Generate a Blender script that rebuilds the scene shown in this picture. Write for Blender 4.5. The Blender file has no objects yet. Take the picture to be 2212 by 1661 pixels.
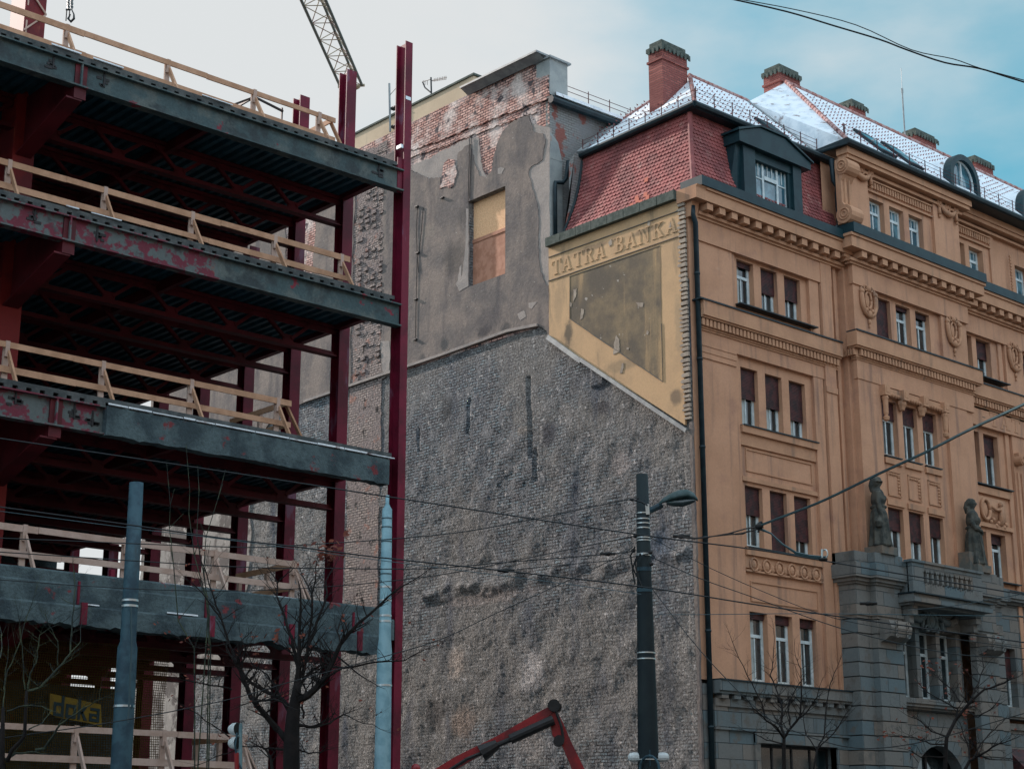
import bpy, bmesh, math, random
from mathutils import Vector, noise, Matrix
random.seed(7)
R = math.radians
sc = bpy.context.scene
col = sc.collection
# ------------------------------------------------------------------ camera
FPX, CX, CY = 3608.0, 1106.0, 830.5          # focal length / centre in the 2212 px wide layout grid
PITCH = math.atan(994.5 / FPX); AZ = R(47.8)
cam = bpy.data.cameras.new('camera'); cam.sensor_width = 36; cam.lens = 36 * FPX / 2212
cam.clip_start = .1; cam.clip_end = 3000
co = bpy.data.objects.new('camera', cam); col.objects.link(co)
co.location = (0, 0, 1.7); co.rotation_euler = (R(90) + PITCH, 0, AZ - R(90)); sc.camera = co
F3 = Vector((math.cos(AZ) * math.cos(PITCH), math.sin(AZ) * math.cos(PITCH), math.sin(PITCH)))
R3 = Vector((math.sin(AZ), -math.cos(AZ), 0)); U3 = R3.cross(F3); C3 = Vector((0, 0, 1.7))
FH = Vector((math.cos(AZ), math.sin(AZ), 0))
def ray(x, y): return F3 + R3 * ((x - CX) / FPX) + U3 * ((CY - y) / FPX)
def on(x, y, ax, v):
    d = ray(x, y); return C3 + d * ((v - C3[ax]) / d[ax])
def fwd(x, y, D):
    d = ray(x, y); return C3 + d * (D / d.dot(FH))
# ------------------------------------------------------------------ sky, sun, exposure
SUN_AZ, SUN_EL = math.atan2(.98, -.20), R(29)
SUNV = Vector((math.cos(SUN_AZ) * math.cos(SUN_EL), math.sin(SUN_AZ) * math.cos(SUN_EL), math.sin(SUN_EL)))
w = bpy.data.worlds.new('World'); sc.world = w; w.use_nodes = True
nt = w.node_tree; nt.nodes.clear()
def N(t, typ, **k):
    n = t.nodes.new(typ)
    for a, b in k.items(): setattr(n, a, b)
    return n
wo = N(nt, 'ShaderNodeOutputWorld'); bg = N(nt, 'ShaderNodeBackground'); bg.inputs[1].default_value = 1.0
sky = N(nt, 'ShaderNodeTexSky', sky_type='NISHITA', sun_disc=False); sky.sun_elevation = SUN_EL; sky.sun_rotation = R(90) - SUN_AZ
sky.air_density = 1.0; sky.dust_density = .6; sky.ozone_density = 1.5
sks = N(nt, 'ShaderNodeVectorMath', operation='SCALE'); sks.inputs[3].default_value = .10
nt.links.new(sky.outputs[0], sks.inputs[0])
tc = N(nt, 'ShaderNodeTexCoord')
dot = N(nt, 'ShaderNodeVectorMath', operation='DOT_PRODUCT'); dot.inputs[1].default_value = (-.22, .9, .38)
nt.links.new(tc.outputs['Generated'], dot.inputs[0])
mp = N(nt, 'ShaderNodeMapping'); mp.inputs['Scale'].default_value = (1, 1, 2.2); mp.inputs['Rotation'].default_value = (.2, .1, .7)
nt.links.new(tc.outputs['Generated'], mp.inputs[0])
ns = N(nt, 'ShaderNodeTexNoise'); ns.inputs['Scale'].default_value = 3.3; ns.inputs['Detail'].default_value = 8; ns.inputs['Roughness'].default_value = .52
nt.links.new(mp.outputs[0], ns.inputs[0])
mr = N(nt, 'ShaderNodeMapRange'); mr.inputs[1].default_value = .52; mr.inputs[2].default_value = .80; mr.inputs[3].default_value = -.22; mr.inputs[4].default_value = .55
nt.links.new(dot.outputs['Value'], mr.inputs[0])
ad = N(nt, 'ShaderNodeMath', operation='ADD'); nt.links.new(mr.outputs[0], ad.inputs[0]); nt.links.new(ns.outputs[0], ad.inputs[1])
ad2 = N(nt, 'ShaderNodeMath', operation='MULTIPLY_ADD'); ad2.inputs[1].default_value = .55; nt.links.new(ad.outputs[0], ad2.inputs[2])
cl = N(nt, 'ShaderNodeMapRange', interpolation_type='SMOOTHSTEP'); cl.inputs[1].default_value = .22; cl.inputs[2].default_value = .72
nt.links.new(ad2.outputs[0], cl.inputs[0])
# clouds: a little cool away from the sun, white towards it, brightest where the sun shines on their face (behind the camera)
back = N(nt, 'ShaderNodeVectorMath', operation='DOT_PRODUCT'); back.inputs[1].default_value = (-.25, -.9, .35)
nt.links.new(tc.outputs['Generated'], back.inputs[0])
bm_ = N(nt, 'ShaderNodeMapRange', interpolation_type='SMOOTHSTEP'); bm_.inputs[1].default_value = -.25; bm_.inputs[2].default_value = .8
nt.links.new(back.outputs['Value'], bm_.inputs[0])
nt.links.new(bm_.outputs[0], ad2.inputs[0])
cc = N(nt, 'ShaderNodeMix', data_type='RGBA'); cc.inputs[6].default_value = (.675, .70, .71, 1); cc.inputs[7].default_value = (1.00, 1.22, 1.44, 1)
nt.links.new(bm_.outputs[0], cc.inputs[0])
mx = N(nt, 'ShaderNodeMix', data_type='RGBA'); nt.links.new(cl.outputs[0], mx.inputs[0])
tint = N(nt, 'ShaderNodeVectorMath', operation='MULTIPLY_ADD'); tint.inputs[1].default_value = (.55, .80, .75); tint.inputs[2].default_value = (.03, .22, .27)
nt.links.new(sks.outputs[0], tint.inputs[0])
nt.links.new(tint.outputs[0], mx.inputs[6]); nt.links.new(cc.outputs[2], mx.inputs[7])
nt.links.new(mx.outputs[2], bg.inputs[0]); nt.links.new(bg.outputs[0], wo.inputs[0])
sun = bpy.data.lights.new('sun', 'SUN'); sun.energy = 5.0; sun.angle = R(1.5); sun.color = (1, .86, .78)
so = bpy.data.objects.new('sun', sun); col.objects.link(so); so.rotation_euler = SUNV.to_track_quat('Z', 'Y').to_euler()
so.location = (0, 20, 60)
sc.view_settings.view_transform = 'Standard'; sc.view_settings.look = 'None'
sc.view_settings.exposure = 0.12; sc.view_settings.gamma = 1
sc.render.engine = 'CYCLES'; sc.cycles.use_denoising = True; sc.cycles.max_bounces = 4
# ------------------------------------------------------------------ materials
MATS = {}
def mat(name, c1, c2=None, scale=1.5, thr=(.4, .6), rough=.85, metal=0, bump=0, bscale=30, streak=None, sthr=(.5, .68), sscale=(2.5, 2.5, .35), fine=.0, c3=None, scale3=6, thr3=(.55, .62), brick=None, bdist=.02, detail=7, spec=.3, c4=None, scale4=5, thr4=(.6,.68), fscale=14, spots=None):
    m = bpy.data.materials.new(name); m.use_nodes = True; t = m.node_tree; L = t.links.new
    b = t.nodes['Principled BSDF']; b.inputs['Roughness'].default_value = rough; b.inputs['Metallic'].default_value = metal
    b.inputs['Specular IOR Level'].default_value = spec
    g = N(t, 'ShaderNodeNewGeometry'); P = g.outputs['Position']
    def noi(s, det=detail, vec=None, ro=.6):
        n = N(t, 'ShaderNodeTexNoise'); n.inputs['Scale'].default_value = s; n.inputs['Detail'].default_value = det; n.inputs['Roughness'].default_value = ro
        L(vec or P, n.inputs[0]); return n.outputs[0]
    def ramp(v, lo, hi):
        r = N(t, 'ShaderNodeMapRange', interpolation_type='SMOOTHSTEP'); r.inputs[1].default_value = lo; r.inputs[2].default_value = hi; L(v, r.inputs[0]); return r.outputs[0]
    def mix(f, a, c):
        x = N(t, 'ShaderNodeMix', data_type='RGBA')
        if isinstance(f, float): x.inputs[0].default_value = f
        else: L(f, x.inputs[0])
        for i, v in ((6, a), (7, c)):
            if isinstance(v, tuple): x.inputs[i].default_value = (*v[:3], 1)
            else: L(v, x.inputs[i])
        return x.outputs[2]
    cur = c1; h = None
    if brick:
        sp = N(t, 'ShaderNodeSeparateXYZ'); L(P, sp.inputs[0]); cb = N(t, 'ShaderNodeCombineXYZ')
        L(sp.outputs[brick.get('u', 1)], cb.inputs[0]); L(sp.outputs[2], cb.inputs[1])
        # wobble the courses
        wn = N(t, 'ShaderNodeTexNoise'); wn.inputs['Scale'].default_value = 1.7; wn.inputs['Detail'].default_value = 5; L(P, wn.inputs[0])
        wa = N(t, 'ShaderNodeVectorMath', operation='MULTIPLY_ADD'); wo_ = brick.get('wob', .05)
        wa.inputs[1].default_value = (wo_, wo_, 0); L(wn.outputs[1], wa.inputs[0]); L(cb.outputs[0], wa.inputs[2])
        bt = N(t, 'ShaderNodeTexBrick'); L(wa.outputs[0], bt.inputs[0]); bt.inputs['Scale'].default_value = 1
        bt.inputs['Brick Width'].default_value = brick.get('w', .27); bt.inputs['Row Height'].default_value = brick.get('h', .085)
        bt.inputs['Mortar Size'].default_value = brick.get('m', .010); bt.inputs['Mortar Smooth'].default_value = .3; bt.inputs['Bias'].default_value = 0
        bt.inputs['Color1'].default_value = (*c1, 1); bt.inputs['Color2'].default_value = (*(brick.get('c2', c1)), 1); bt.inputs['Mortar'].default_value = (*brick['mortar'], 1)
        cur = bt.outputs[0]; h = bt.outputs[1]
        if 'smear' in brick:                 # mortar smeared over part of the courses
            sm_ = ramp(noi(brick['smear'], 9, ro=.68), .47, .56); cur = mix(sm_, cur, brick['smc'])
            hm = N(t, 'ShaderNodeMath', operation='MULTIPLY'); inv = N(t, 'ShaderNodeMath', operation='SUBTRACT'); inv.inputs[0].default_value = 1; L(sm_, inv.inputs[1]); L(inv.outputs[0], hm.inputs[0]); L(h, hm.inputs[1]); h = hm.outputs[0]
    if c2: cur = mix(ramp(noi(scale), *thr), cur, c2)
    if c3: cur = mix(ramp(noi(scale3, 8), *thr3), cur, c3)
    if c4: cur = mix(ramp(noi(scale4, 9, ro=.7), *thr4), cur, c4)
    if streak:
        mpp = N(t, 'ShaderNodeMapping'); mpp.inputs['Scale'].default_value = sscale; L(P, mpp.inputs[0])
        cur = mix(ramp(noi(1, 6, mpp.outputs[0]), *sthr), cur, streak)
    for (px_, py_, rx_, ry_, cc_, am) in (spots or []):      # individual stains on the wall, each at its own place
        q = on(px_, py_, 0, 37.52); K_ = 47. / FPX
        mp2 = N(t, 'ShaderNodeMapping'); mp2.vector_type = 'POINT'; sx_, sz_ = 1 / (rx_ * K_ * 1.45), 1 / (ry_ * K_)
        mp2.inputs['Location'].default_value = (0, -q.y * sx_, -q.z * sz_); mp2.inputs['Scale'].default_value = (0, sx_, sz_); L(P, mp2.inputs[0])
        ln = N(t, 'ShaderNodeVectorMath', operation='LENGTH'); L(mp2.outputs[0], ln.inputs[0])
        nn_ = N(t, 'ShaderNodeMath', operation='MULTIPLY_ADD'); nn_.inputs[1].default_value = 1.5; L(noi(2.6, 8, ro=.7), nn_.inputs[0]); L(ln.outputs['Value'], nn_.inputs[2])
        r2 = N(t, 'ShaderNodeMapRange', interpolation_type='SMOOTHSTEP'); r2.inputs[1].default_value = 1.75; r2.inputs[2].default_value = 1.15; r2.inputs[3].default_value = 0; r2.inputs[4].default_value = am; L(nn_.outputs[0], r2.inputs[0])
        cur = mix(r2.outputs[0], cur, cc_)
    if fine:
        v = N(t, 'ShaderNodeMapRange'); v.inputs[1].default_value = .25; v.inputs[2].default_value = .75; v.inputs[3].default_value = 1 - fine; v.inputs[4].default_value = 1 + fine
        L(noi(fscale, 10, ro=.75), v.inputs[0]); s = N(t, 'ShaderNodeVectorMath', operation='SCALE'); L(v.outputs[0], s.inputs[3])
        if isinstance(cur, tuple): s.inputs[0].default_value = cur[:3]
        else: L(cur, s.inputs[0])
        cur = s.outputs[0]
    if isinstance(cur, tuple): b.inputs['Base Color'].default_value = (*cur[:3], 1)
    else: L(cur, b.inputs['Base Color'])
    last = None
    if h is not None:
        bp = N(t, 'ShaderNodeBump', invert=True); bp.inputs['Strength'].default_value = 1; bp.inputs['Distance'].default_value = brick.get('bd', .02); L(h, bp.inputs['Height']); last = bp.outputs[0]
    if bump:
        bp = N(t, 'ShaderNodeBump'); bp.inputs['Strength'].default_value = bump; bp.inputs['Distance'].default_value = bdist; L(noi(bscale, 8, ro=.65), bp.inputs['Height'])
        if last: L(last, bp.inputs['Normal'])
        last = bp.outputs[0]
    if last: L(last, b.inputs['Normal'])
    MATS[name] = m; return m
M = MATS
mat('orange', (.54, .305, .19), (.46, .255, .155), .7, (.35, .7), .9, c3=(.38, .21, .145), scale3=.9, thr3=(.54, .78), c4=(.58, .38, .27), scale4=2.2, thr4=(.62, .80), bump=.15, bscale=60, streak=(.27, .165, .12), sthr=(.50, .76), sscale=(3, 3, .22), fine=.12, bdist=.01)
mat('orange_trim', (.51, .29, .175), (.43, .24, .145), 1.2, (.35, .65), .9, bump=.2, bscale=50, streak=(.22, .15, .11), sthr=(.55, .8), fine=.12, bdist=.01)
mat('stone', (.105, .15, .165), None, 1.1, (.47, .56), .85, brick=dict(u=0, c2=(.19, .17, .145), mortar=(.035, .045, .05), w=1.15, h=.46, m=.012, bd=.01, wob=.0), bump=.3, bscale=45, streak=(.07, .08, .08), sthr=(.56, .76), c3=(.125, .125, .115), scale3=2.3, thr3=(.52, .66), fine=.16, bdist=.01)
mat('stone_dark', (.11, .12, .11), (.17, .14, .11), 2, (.45, .6), .85, bump=.4, bscale=30, fine=.2)
mat('slate_metal', (.007, .018, .025), (.012, .03, .038), 3, rough=.5, spec=.3)
mat('green_metal', (.006, .028, .038), (.010, .04, .05), 2, rough=.5, spec=.3)
mat('win_frame', (.60, .70, .72), (.46, .56, .58), 4, rough=.5)
mat('blind', (.085, .028, .028), (.035, .02, .022), 5, (.4, .6), .6)
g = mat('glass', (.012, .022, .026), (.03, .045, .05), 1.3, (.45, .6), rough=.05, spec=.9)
g2 = mat('glass_sky', (.03, .10, .14), (.10, .24, .30), 1.1, (.45, .6), rough=.04, spec=1.0)  # blue of the mirrored sky is put into the base colour
mat('curtain_reflection', (.42, .47, .46), (.33, .38, .37), 3, rough=.9)  # curtain tone, also used as painted pale reflection
mat('snow', (.80, .87, .91), (.60, .69, .75), 2.2, (.42, .68), .7, c3=(.25, .19, .18), scale3=2.1, thr3=(.58, .70), bump=.3, bscale=14, spec=.2)
mat('tile_snowy', (.42, .28, .27), (.33, .14, .12), 3, (.45, .6), .8)
mat('tile_red', (.33, .10, .095), (.20, .065, .065), 1.4, (.4, .65), .7, c3=(.38, .19, .17), scale3=2.6, thr3=(.56, .72), streak=(.10, .075, .06), sthr=(.62, .82), fine=.15)
mat('tile_dark', (.10, .028, .03), (.06, .02, .022), 2, rough=.75)
mat('tile_new', (.50, .13, .08), rough=.7)
mat('brick_chimney', (.36, .12, .10), (.24, .08, .07), 2, (.45, .65), .85, brick=dict(u=0, c2=(.24, .07, .06), mortar=(.16, .09, .08), w=.26, h=.09, m=.012), fine=.15)
mat('moss_stone', (.055, .075, .065), (.10, .12, .105), 5, (.4, .6), .9, bump=.4)
mat('brick_wall', (.19, .25, .28), (.21, .205, .195), .22, (.40, .60), .95, c3=(.42, .41, .40), scale3=5.5, thr3=(.58, .68), c4=(.05, .05, .06), scale4=12, thr4=(.60, .68), bump=1.0, bscale=15, bdist=.08,
    streak=(.085, .10, .125), sthr=(.50, .72), sscale=(.8, .8, .2), brick=dict(c2=(.16, .165, .175), mortar=(.02, .018, .022), w=.30, h=.105, m=.018, bd=.035, wob=.09, smear=2.4, smc=(.18, .19, .20)), fine=1.1, fscale=13,
    spots=[(1150, 1450, 42, 75, (.46, .44, .43), .8), (985, 1430, 34, 55, (.42, .36, .31), .75), (1000, 1560, 45, 60, (.30, .22, .17), .6), (1150, 1600, 40, 60, (.36, .33, .31), .5), (1185, 940, 26, 45, (.05, .055, .07), .8), (965, 880, 22, 50, (.05, .055, .06), .7), (1000, 760, 40, 20, (.06, .065, .075), .6), (1050, 1290, 150, 26, (.33, .28, .26), .5), (940, 1540, 40, 50, (.06, .055, .055), .6), (1300, 880, 22, 25, (.05, .05, .06), .7), (1420, 1180, 50, 50, (.08, .11, .15), .7), (1130, 930, 26, 14, (.30, .27, .24), .7), (1340, 1000, 30, 40, (.30, .27, .26), .6), (1430, 1500, 60, 60, (.06, .065, .07), .6)])
mat('brick_pink', (.74, .47, .40), (.70, .60, .55), .8, (.45, .65), .95, c3=(.10, .085, .09), scale3=2.3, thr3=(.57, .64), bump=.8, bscale=10, bdist=.05,
    brick=dict(c2=(.44, .22, .18), mortar=(.055, .035, .035), w=.29, h=.105, m=.017, bd=.04, wob=.06), fine=.45, fscale=8)
mat('breast', (.40, .33, .30), (.25, .21, .20), 1.3, (.42, .6), .95, c3=(.36, .20, .16), scale3=2.1, thr3=(.58, .66), c4=(.03, .03, .03), scale4=1.6, thr4=(.56, .64), bump=1, bscale=9, bdist=.1, brick=dict(c2=(.30, .26, .24), mortar=(.05, .045, .045), w=.27, h=.10, m=.014, bd=.03, wob=.07), fine=.5, fscale=8)
mat('brick_grey', (.30, .315, .30), (.25, .26, .26), .8, (.4, .6), .95, c3=(.28, .11, .09), scale3=1.2, thr3=(.56, .62), bump=.4, bscale=14, brick=dict(u=0, c2=(.27, .26, .25), mortar=(.14, .14, .13), w=.27, h=.095, m=.012, bd=.02, wob=.03), fine=.2)
mat('plaster', (.245, .205, .178), (.15, .135, .128), .8, (.36, .64), .95, streak=(.085, .082, .088), sthr=(.50, .74), sscale=(1.3, 1.3, .20), c3=(.42, .39, .36), scale3=9, thr3=(.665, .70), c4=(.09, .085, .09), scale4=.55, thr4=(.60, .76), bump=.8, bscale=12, bdist=.03, fine=.28, fscale=10,
    spots=[(963, 745, 20, 26, (.05, .06, .065), .8), (915, 780, 14, 30, (.05, .055, .06), .7), (1050, 715, 30, 22, (.05, .05, .055), .8), (1095, 710, 18, 20, (.05, .055, .06), .6), (985, 560, 45, 70, (.075, .07, .065), .6), (1010, 470, 35, 40, (.09, .085, .08), .5), (1150, 520, 20, 90, (.12, .11, .105), .5), (1060, 690, 60, 40, (.09, .085, .09), .6), (930, 500, 30, 30, (.28, .24, .20), .5)])
mat('undercoat', (.36, .32, .29), (.27, .25, .235), 1.2, (.4, .65), .95, bump=.8, bscale=18, fine=.2, bdist=.03)
mat('peeled', (.34, .31, .28), (.14, .12, .11), 1.1, (.44, .54), .95, c3=(.42, .38, .34), scale3=2.6, thr3=(.58, .64), streak=(.10, .09, .085), sthr=(.56, .7), bump=.6, bscale=12, fine=.2)
mat('yellow', (.60, .40, .225), (.51, .345, .20), .9, (.4, .65), .92, spots=[(1232, 720, 14, 45, (.10, .09, .07), .85), (1290, 535, 70, 10, (.12, .10, .075), .6), (1400, 500, 60, 10, (.14, .115, .08), .6), (1210, 660, 16, 70, (.36, .26, .16), .5), (1470, 700, 12, 90, (.34, .26, .17), .5), (1465, 860, 18, 25, (.12, .10, .08), .7), (1350, 790, 60, 20, (.22, .18, .12), .5)], streak=(.17, .14, .10), sthr=(.52, .74), sscale=(1.3, 1.3, .25), c3=(.50, .44, .34), scale3=5, thr3=(.70, .735), bump=.35, bscale=26, fine=.12)
mat('yellow_dirty', (.26, .20, .125), (.135, .115, .09), .8, (.35, .6), .95, streak=(.45, .31, .17), sthr=(.52, .68), sscale=(1.3, 1.3, .12), c3=(.42, .38, .33), scale3=4, thr3=(.67, .70), bump=.4, bscale=22, fine=.2)
mat('mortar_pale', (.42, .36, .29), (.32, .27, .22), 4, rough=.95, bump=.5, fine=.2)
mat('cream', (.62, .50, .35), (.54, .43, .30), .6, (.35, .65), .92, streak=(.36, .32, .25), sthr=(.58, .78), fine=.08)
mat('osb', (.88, .56, .32), (.76, .44, .24), 22, (.42, .58), .8, fine=.15)
mat('plywood', (.50, .255, .17), (.40, .19, .12), 3, (.4, .6), .8, fine=.12)
mat('concrete', (.085, .125, .135), (.04, .062, .072), 1.4, (.4, .62), .92, bump=.8, bscale=16, c3=(.17, .04, .045), scale3=2.2, thr3=(.62, .68), fine=.35, bdist=.04)
mat('concrete_edge', (.09, .10, .10), (.05, .06, .062), 3, rough=.9, bump=.5, fine=.3)
mat('beam_paint', (.052, .088, .095), (.10, .125, .12), 1.3, (.46, .6), .7, streak=(.035, .05, .055), sthr=(.5, .66), sscale=(1.5, 1.5, 1.5), c3=(.20, .028, .045), scale3=1.6, thr3=(.63, .66), bump=.4, fine=.35)
mat('beam_peel', (.14, .022, .04), (.10, .125, .125), 3.1, (.47, .54), .65, streak=(.05, .05, .055), sthr=(.56, .68), sscale=(2, 2, 2), c3=(.28, .07, .03), scale3=1.3, thr3=(.62, .72), bump=.2, fine=.2)
mat('steel_red', (.16, .009, .030), (.095, .007, .020), 1.2, (.4, .62), .5, streak=(.17, .075, .12), sthr=(.60, .68), sscale=(1.5, 1.5, .5), fine=.2, spec=.25)
mat('steel_truss', (.12, .010, .018), (.07, .007, .012), 1.2, rough=.6, fine=.1)
mat('steel_orange', (.19, .014, .014), (.11, .009, .014), .8, (.45, .6), .6, streak=(.34, .10, .05), sthr=(.62, .70), fine=.15)
mat('deck', (.03, .11, .15), (.018, .07, .095), 2, rough=.5)
mat('timber', (.50, .30, .19), (.40, .23, .14), 2.5, (.4, .62), .8, sscale=(1, 1, 8), fine=.14)
mat('timber_pale', (.50, .38, .32), (.43, .31, .25), 2.5, rough=.8, fine=.12)
mat('bark', (.016, .014, .014), (.009, .009, .010), 5, rough=.9, bump=.6, bscale=40)
mat('bark_green', (.060, .080, .050), (.02, .03, .03), 5, rough=.9, bump=.5)
mat('dead_leaf', (.16, .04, .02), (.09, .025, .018), 5, rough=.8)
mat('wire', (.012, .018, .022), rough=.5)
mat('wire_light', (.03, .075, .095), rough=.4, spec=.5)
mat('tube', (.05, .12, .14), (.03, .08, .10), 6, rough=.35, spec=.6)
mat('pole_blue', (.04, .095, .125), (.022, .055, .08), 4, (.4, .62), .6, streak=(.03, .05, .06), sthr=(.6, .7), bump=.2)
mat('pole_white', (.26, .46, .53), (.18, .35, .42), 4, (.4, .65), .5, streak=(.08, .12, .14), sthr=(.66, .74))
mat('pole_dark', (.009, .020, .026), (.014, .027, .032), 2, rough=.7)
mat('band', (.55, .62, .64), rough=.35, metal=.6)
mat('lamp_shell', (.07, .12, .13), (.04, .08, .085), 6, (.4, .6), .5)
mat('lamp_glass', (.03, .05, .055), rough=.15, spec=.8)
mat('red_paint', (.26, .008, .014), (.13, .006, .012), 2.5, (.45, .62), .4, spec=.5)
mat('black_metal', (.012, .014, .016), (.02, .02, .022), 4, rough=.5)
mat('crane_yellow', (.35, .29, .20), (.22, .12, .10), 2, (.5, .6), .6)
mat('crane_dark', (.10, .11, .10), rough=.6)
mat('net', (.085, .055, .008), rough=.9)
mat('banner', (.16, .11, .012), (.12, .08, .012), 3, rough=.8)
mat('banner_ink', (.012, .028, .032), rough=.8)
mat('asphalt', (.05, .05, .052), (.04, .04, .042), 3, rough=.9, bump=.3, bscale=80)
mat('pavement', (.22, .21, .20), (.16, .155, .15), 2, rough=.9)
mat('paint_white', (.75, .75, .72), rough=.7)
mat('zinc', (.30, .33, .33), (.22, .24, .25), 3, rough=.5, metal=.2)
mat('statue', (.085, .088, .075), (.04, .048, .045), 4, (.4, .6), .9, bump=.5, streak=(.16, .14, .11), sthr=(.6, .72), sscale=(5, 5, 1))
mat('grey_render', (.33, .36, .35), (.26, .29, .29), 1.5, (.4, .6), .9, bump=.3, fine=.1)
mat('far_stone', (.30, .28, .25), (.24, .22, .20), .8, rough=.9)
mat('white_plastic', (.60, .68, .70), rough=.4)
# ------------------------------------------------------------------ mesh helpers
class MB:
    def __init__(s): s.v = []; s.f = []; s.c = []
    def add(s, vs, fs):
        n = len(s.v); s.c.append((n, len(s.f), len(vs), len(fs))); s.v += [tuple(v) for v in vs]; s.f += [tuple(n + i for i in f) for f in fs]; return s
    def box(s, x0, x1, y0, y1, z0, z1):
        if x0 > x1: x0, x1 = x1, x0
        if y0 > y1: y0, y1 = y1, y0
        if z0 > z1: z0, z1 = z1, z0
        return s.add([(x0, y0, z0), (x1, y0, z0), (x1, y1, z0), (x0, y1, z0), (x0, y0, z1), (x1, y0, z1), (x1, y1, z1), (x0, y1, z1)],
                     [(0, 3, 2, 1), (4, 5, 6, 7), (0, 1, 5, 4), (1, 2, 6, 5), (2, 3, 7, 6), (3, 0, 4, 7)])
    def quad(s, *p): return s.add(p, [tuple(range(len(p)))])
    def prism(s, poly, off):                 # poly: list of 3D points, extruded by vector off
        n = len(poly); off = Vector(off); a = [Vector(p) for p in poly]; b = [p + off for p in a]
        return s.add(a + b, [tuple(range(n))[::-1], tuple(range(n, 2 * n))] + [(i, (i + 1) % n, n + (i + 1) % n, n + i) for i in range(n)])
    def tube(s, pts, r, seg=8, cap=True):
        pts = [Vector(p) for p in pts]; n = len(pts)
        rs = r if isinstance(r, (list, tuple)) else [r] * n
        base = len(s.v); prev = None
        for i, p in enumerate(pts):
            d = (pts[min(i + 1, n - 1)] - pts[max(i - 1, 0)]).normalized()
            if prev is None: a = d.orthogonal().normalized()
            else:
                a = prev - d * prev.dot(d)
                a = a.normalized() if a.length > 1e-5 else d.orthogonal().normalized()
            prev = a; b = d.cross(a)
            for k in range(seg):
                t = 2 * math.pi * k / seg; s.v.append(tuple(p + (a * math.cos(t) + b * math.sin(t)) * rs[i]))
        for i in range(n - 1):
            for k in range(seg):
                k2 = (k + 1) % seg; s.f.append((base + i * seg + k, base + i * seg + k2, base + (i + 1) * seg + k2, base + (i + 1) * seg + k))
        if cap:
            s.f.append(tuple(base + k for k in range(seg))[::-1]); s.f.append(tuple(base + (n - 1) * seg + k for k in range(seg)))
        return s
    def bar(s, a, b, w, h, up=(0, 0, 1)):    # rectangular bar
        a = Vector(a); b = Vector(b); d = (b - a).normalized(); up = Vector(up)
        x = d.cross(up)
        if x.length < 1e-4: x = d.cross(Vector((1, 0, 0)))
        x = x.normalized() * w / 2; y = x.cross(d).normalized() * h / 2
        return s.prism([a - x - y, a + x - y, a + x + y, a - x + y], b - a)
    def lathe(s, c, prof, seg=14, axis=2):
        base = len(s.v); c = Vector(c)
        for r, z in prof:
            for k in range(seg):
                t = 2 * math.pi * k / seg; q = [r * math.cos(t), r * math.sin(t)]; q.insert(axis, z); s.v.append(tuple(c + Vector(q)))
        for i in range(len(prof) - 1):
            for k in range(seg):
                k2 = (k + 1) % seg; s.f.append((base + i * seg + k, base + i * seg + k2, base + (i + 1) * seg + k2, base + (i + 1) * seg + k))
        s.f.append(tuple(base + k for k in range(seg))[::-1]); s.f.append(tuple(base + (len(prof) - 1) * seg + k for k in range(seg)))
        return s
    def ball(s, c, rx, ry=None, rz=None, u=10, v=7):
        ry = ry or rx; rz = rz or rx; base = len(s.v)
        for i in range(v + 1):
            a = math.pi * i / v
            for k in range(u):
                t = 2 * math.pi * k / u; s.v.append((c[0] + rx * math.sin(a) * math.cos(t), c[1] + ry * math.sin(a) * math.sin(t), c[2] + rz * math.cos(a)))
        for i in range(v):
            for k in range(u):
                k2 = (k + 1) % u; s.f.append((base + i * u + k, base + (i + 1) * u + k, base + (i + 1) * u + k2, base + i * u + k2))
        return s
    def ring(s, c, r, t, axis='y', rz=None, seg=16, arc=(0, 2 * math.pi)):
        rz = rz or r; pts = []
        for k in range(seg + 1):
            a = arc[0] + (arc[1] - arc[0]) * k / seg
            if axis == 'y': pts.append((c[0] + r * math.cos(a), c[1], c[2] + rz * math.sin(a)))
            elif axis == 'x': pts.append((c[0], c[1] + r * math.cos(a), c[2] + rz * math.sin(a)))
            else: pts.append((c[0] + r * math.cos(a), c[1] + rz * math.sin(a), c[2]))
        return s.tube(pts, t, 6)
    def build(s, name, m, parent=None, smooth=False, fixn=False):
        o_ = Vector((0, 0, 0)); p = parent
        while p is not None: o_ += Vector(p.location); p = p.parent
        me = bpy.data.meshes.new(name); me.from_pydata([tuple(Vector(v) - o_) for v in s.v], [], s.f); me.update()
        if fixn:
            b = bmesh.new(); b.from_mesh(me); bmesh.ops.recalc_face_normals(b, faces=b.faces); b.to_mesh(me); b.free()
        me.materials.append(M[m] if isinstance(m, str) else m)
        if smooth:
            for f in me.polygons: f.use_smooth = True
        o = bpy.data.objects.new(name, me); col.objects.link(o)
        if parent: o.parent = parent
        return o
def build_each(mb, name, m, parent, most=99):
    """every added piece becomes a part of its own"""
    par = list(range(len(mb.v)))
    def find(a):
        while par[a] != a: par[a] = par[par[a]]; a = par[a]
        return a
    for f in mb.f:
        r0 = find(f[0])
        for k in f[1:]: par[find(k)] = r0
    isl = {}
    for f in mb.f: isl.setdefault(find(f[0]), []).append(f)
    groups = list(isl.values()); rest = [f for g in groups[most:] for f in g]
    for i, fs in enumerate(groups[:most] + ([rest] if rest else [])):
        ids = sorted({k for f in fs for k in f}); mp_ = {k: n for n, k in enumerate(ids)}
        o = MB().add([mb.v[k] for k in ids], [tuple(mp_[k] for k in f) for f in fs]).build(name, m, parent)
        if i == most: o['kind'] = 'stuff'
def tag(o, label=None, cat=None, group=None, kind=None):
    if label: o['label'] = label
    if cat: o['category'] = cat
    if group: o['group'] = group
    if kind: o['kind'] = kind
    return o
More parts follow.
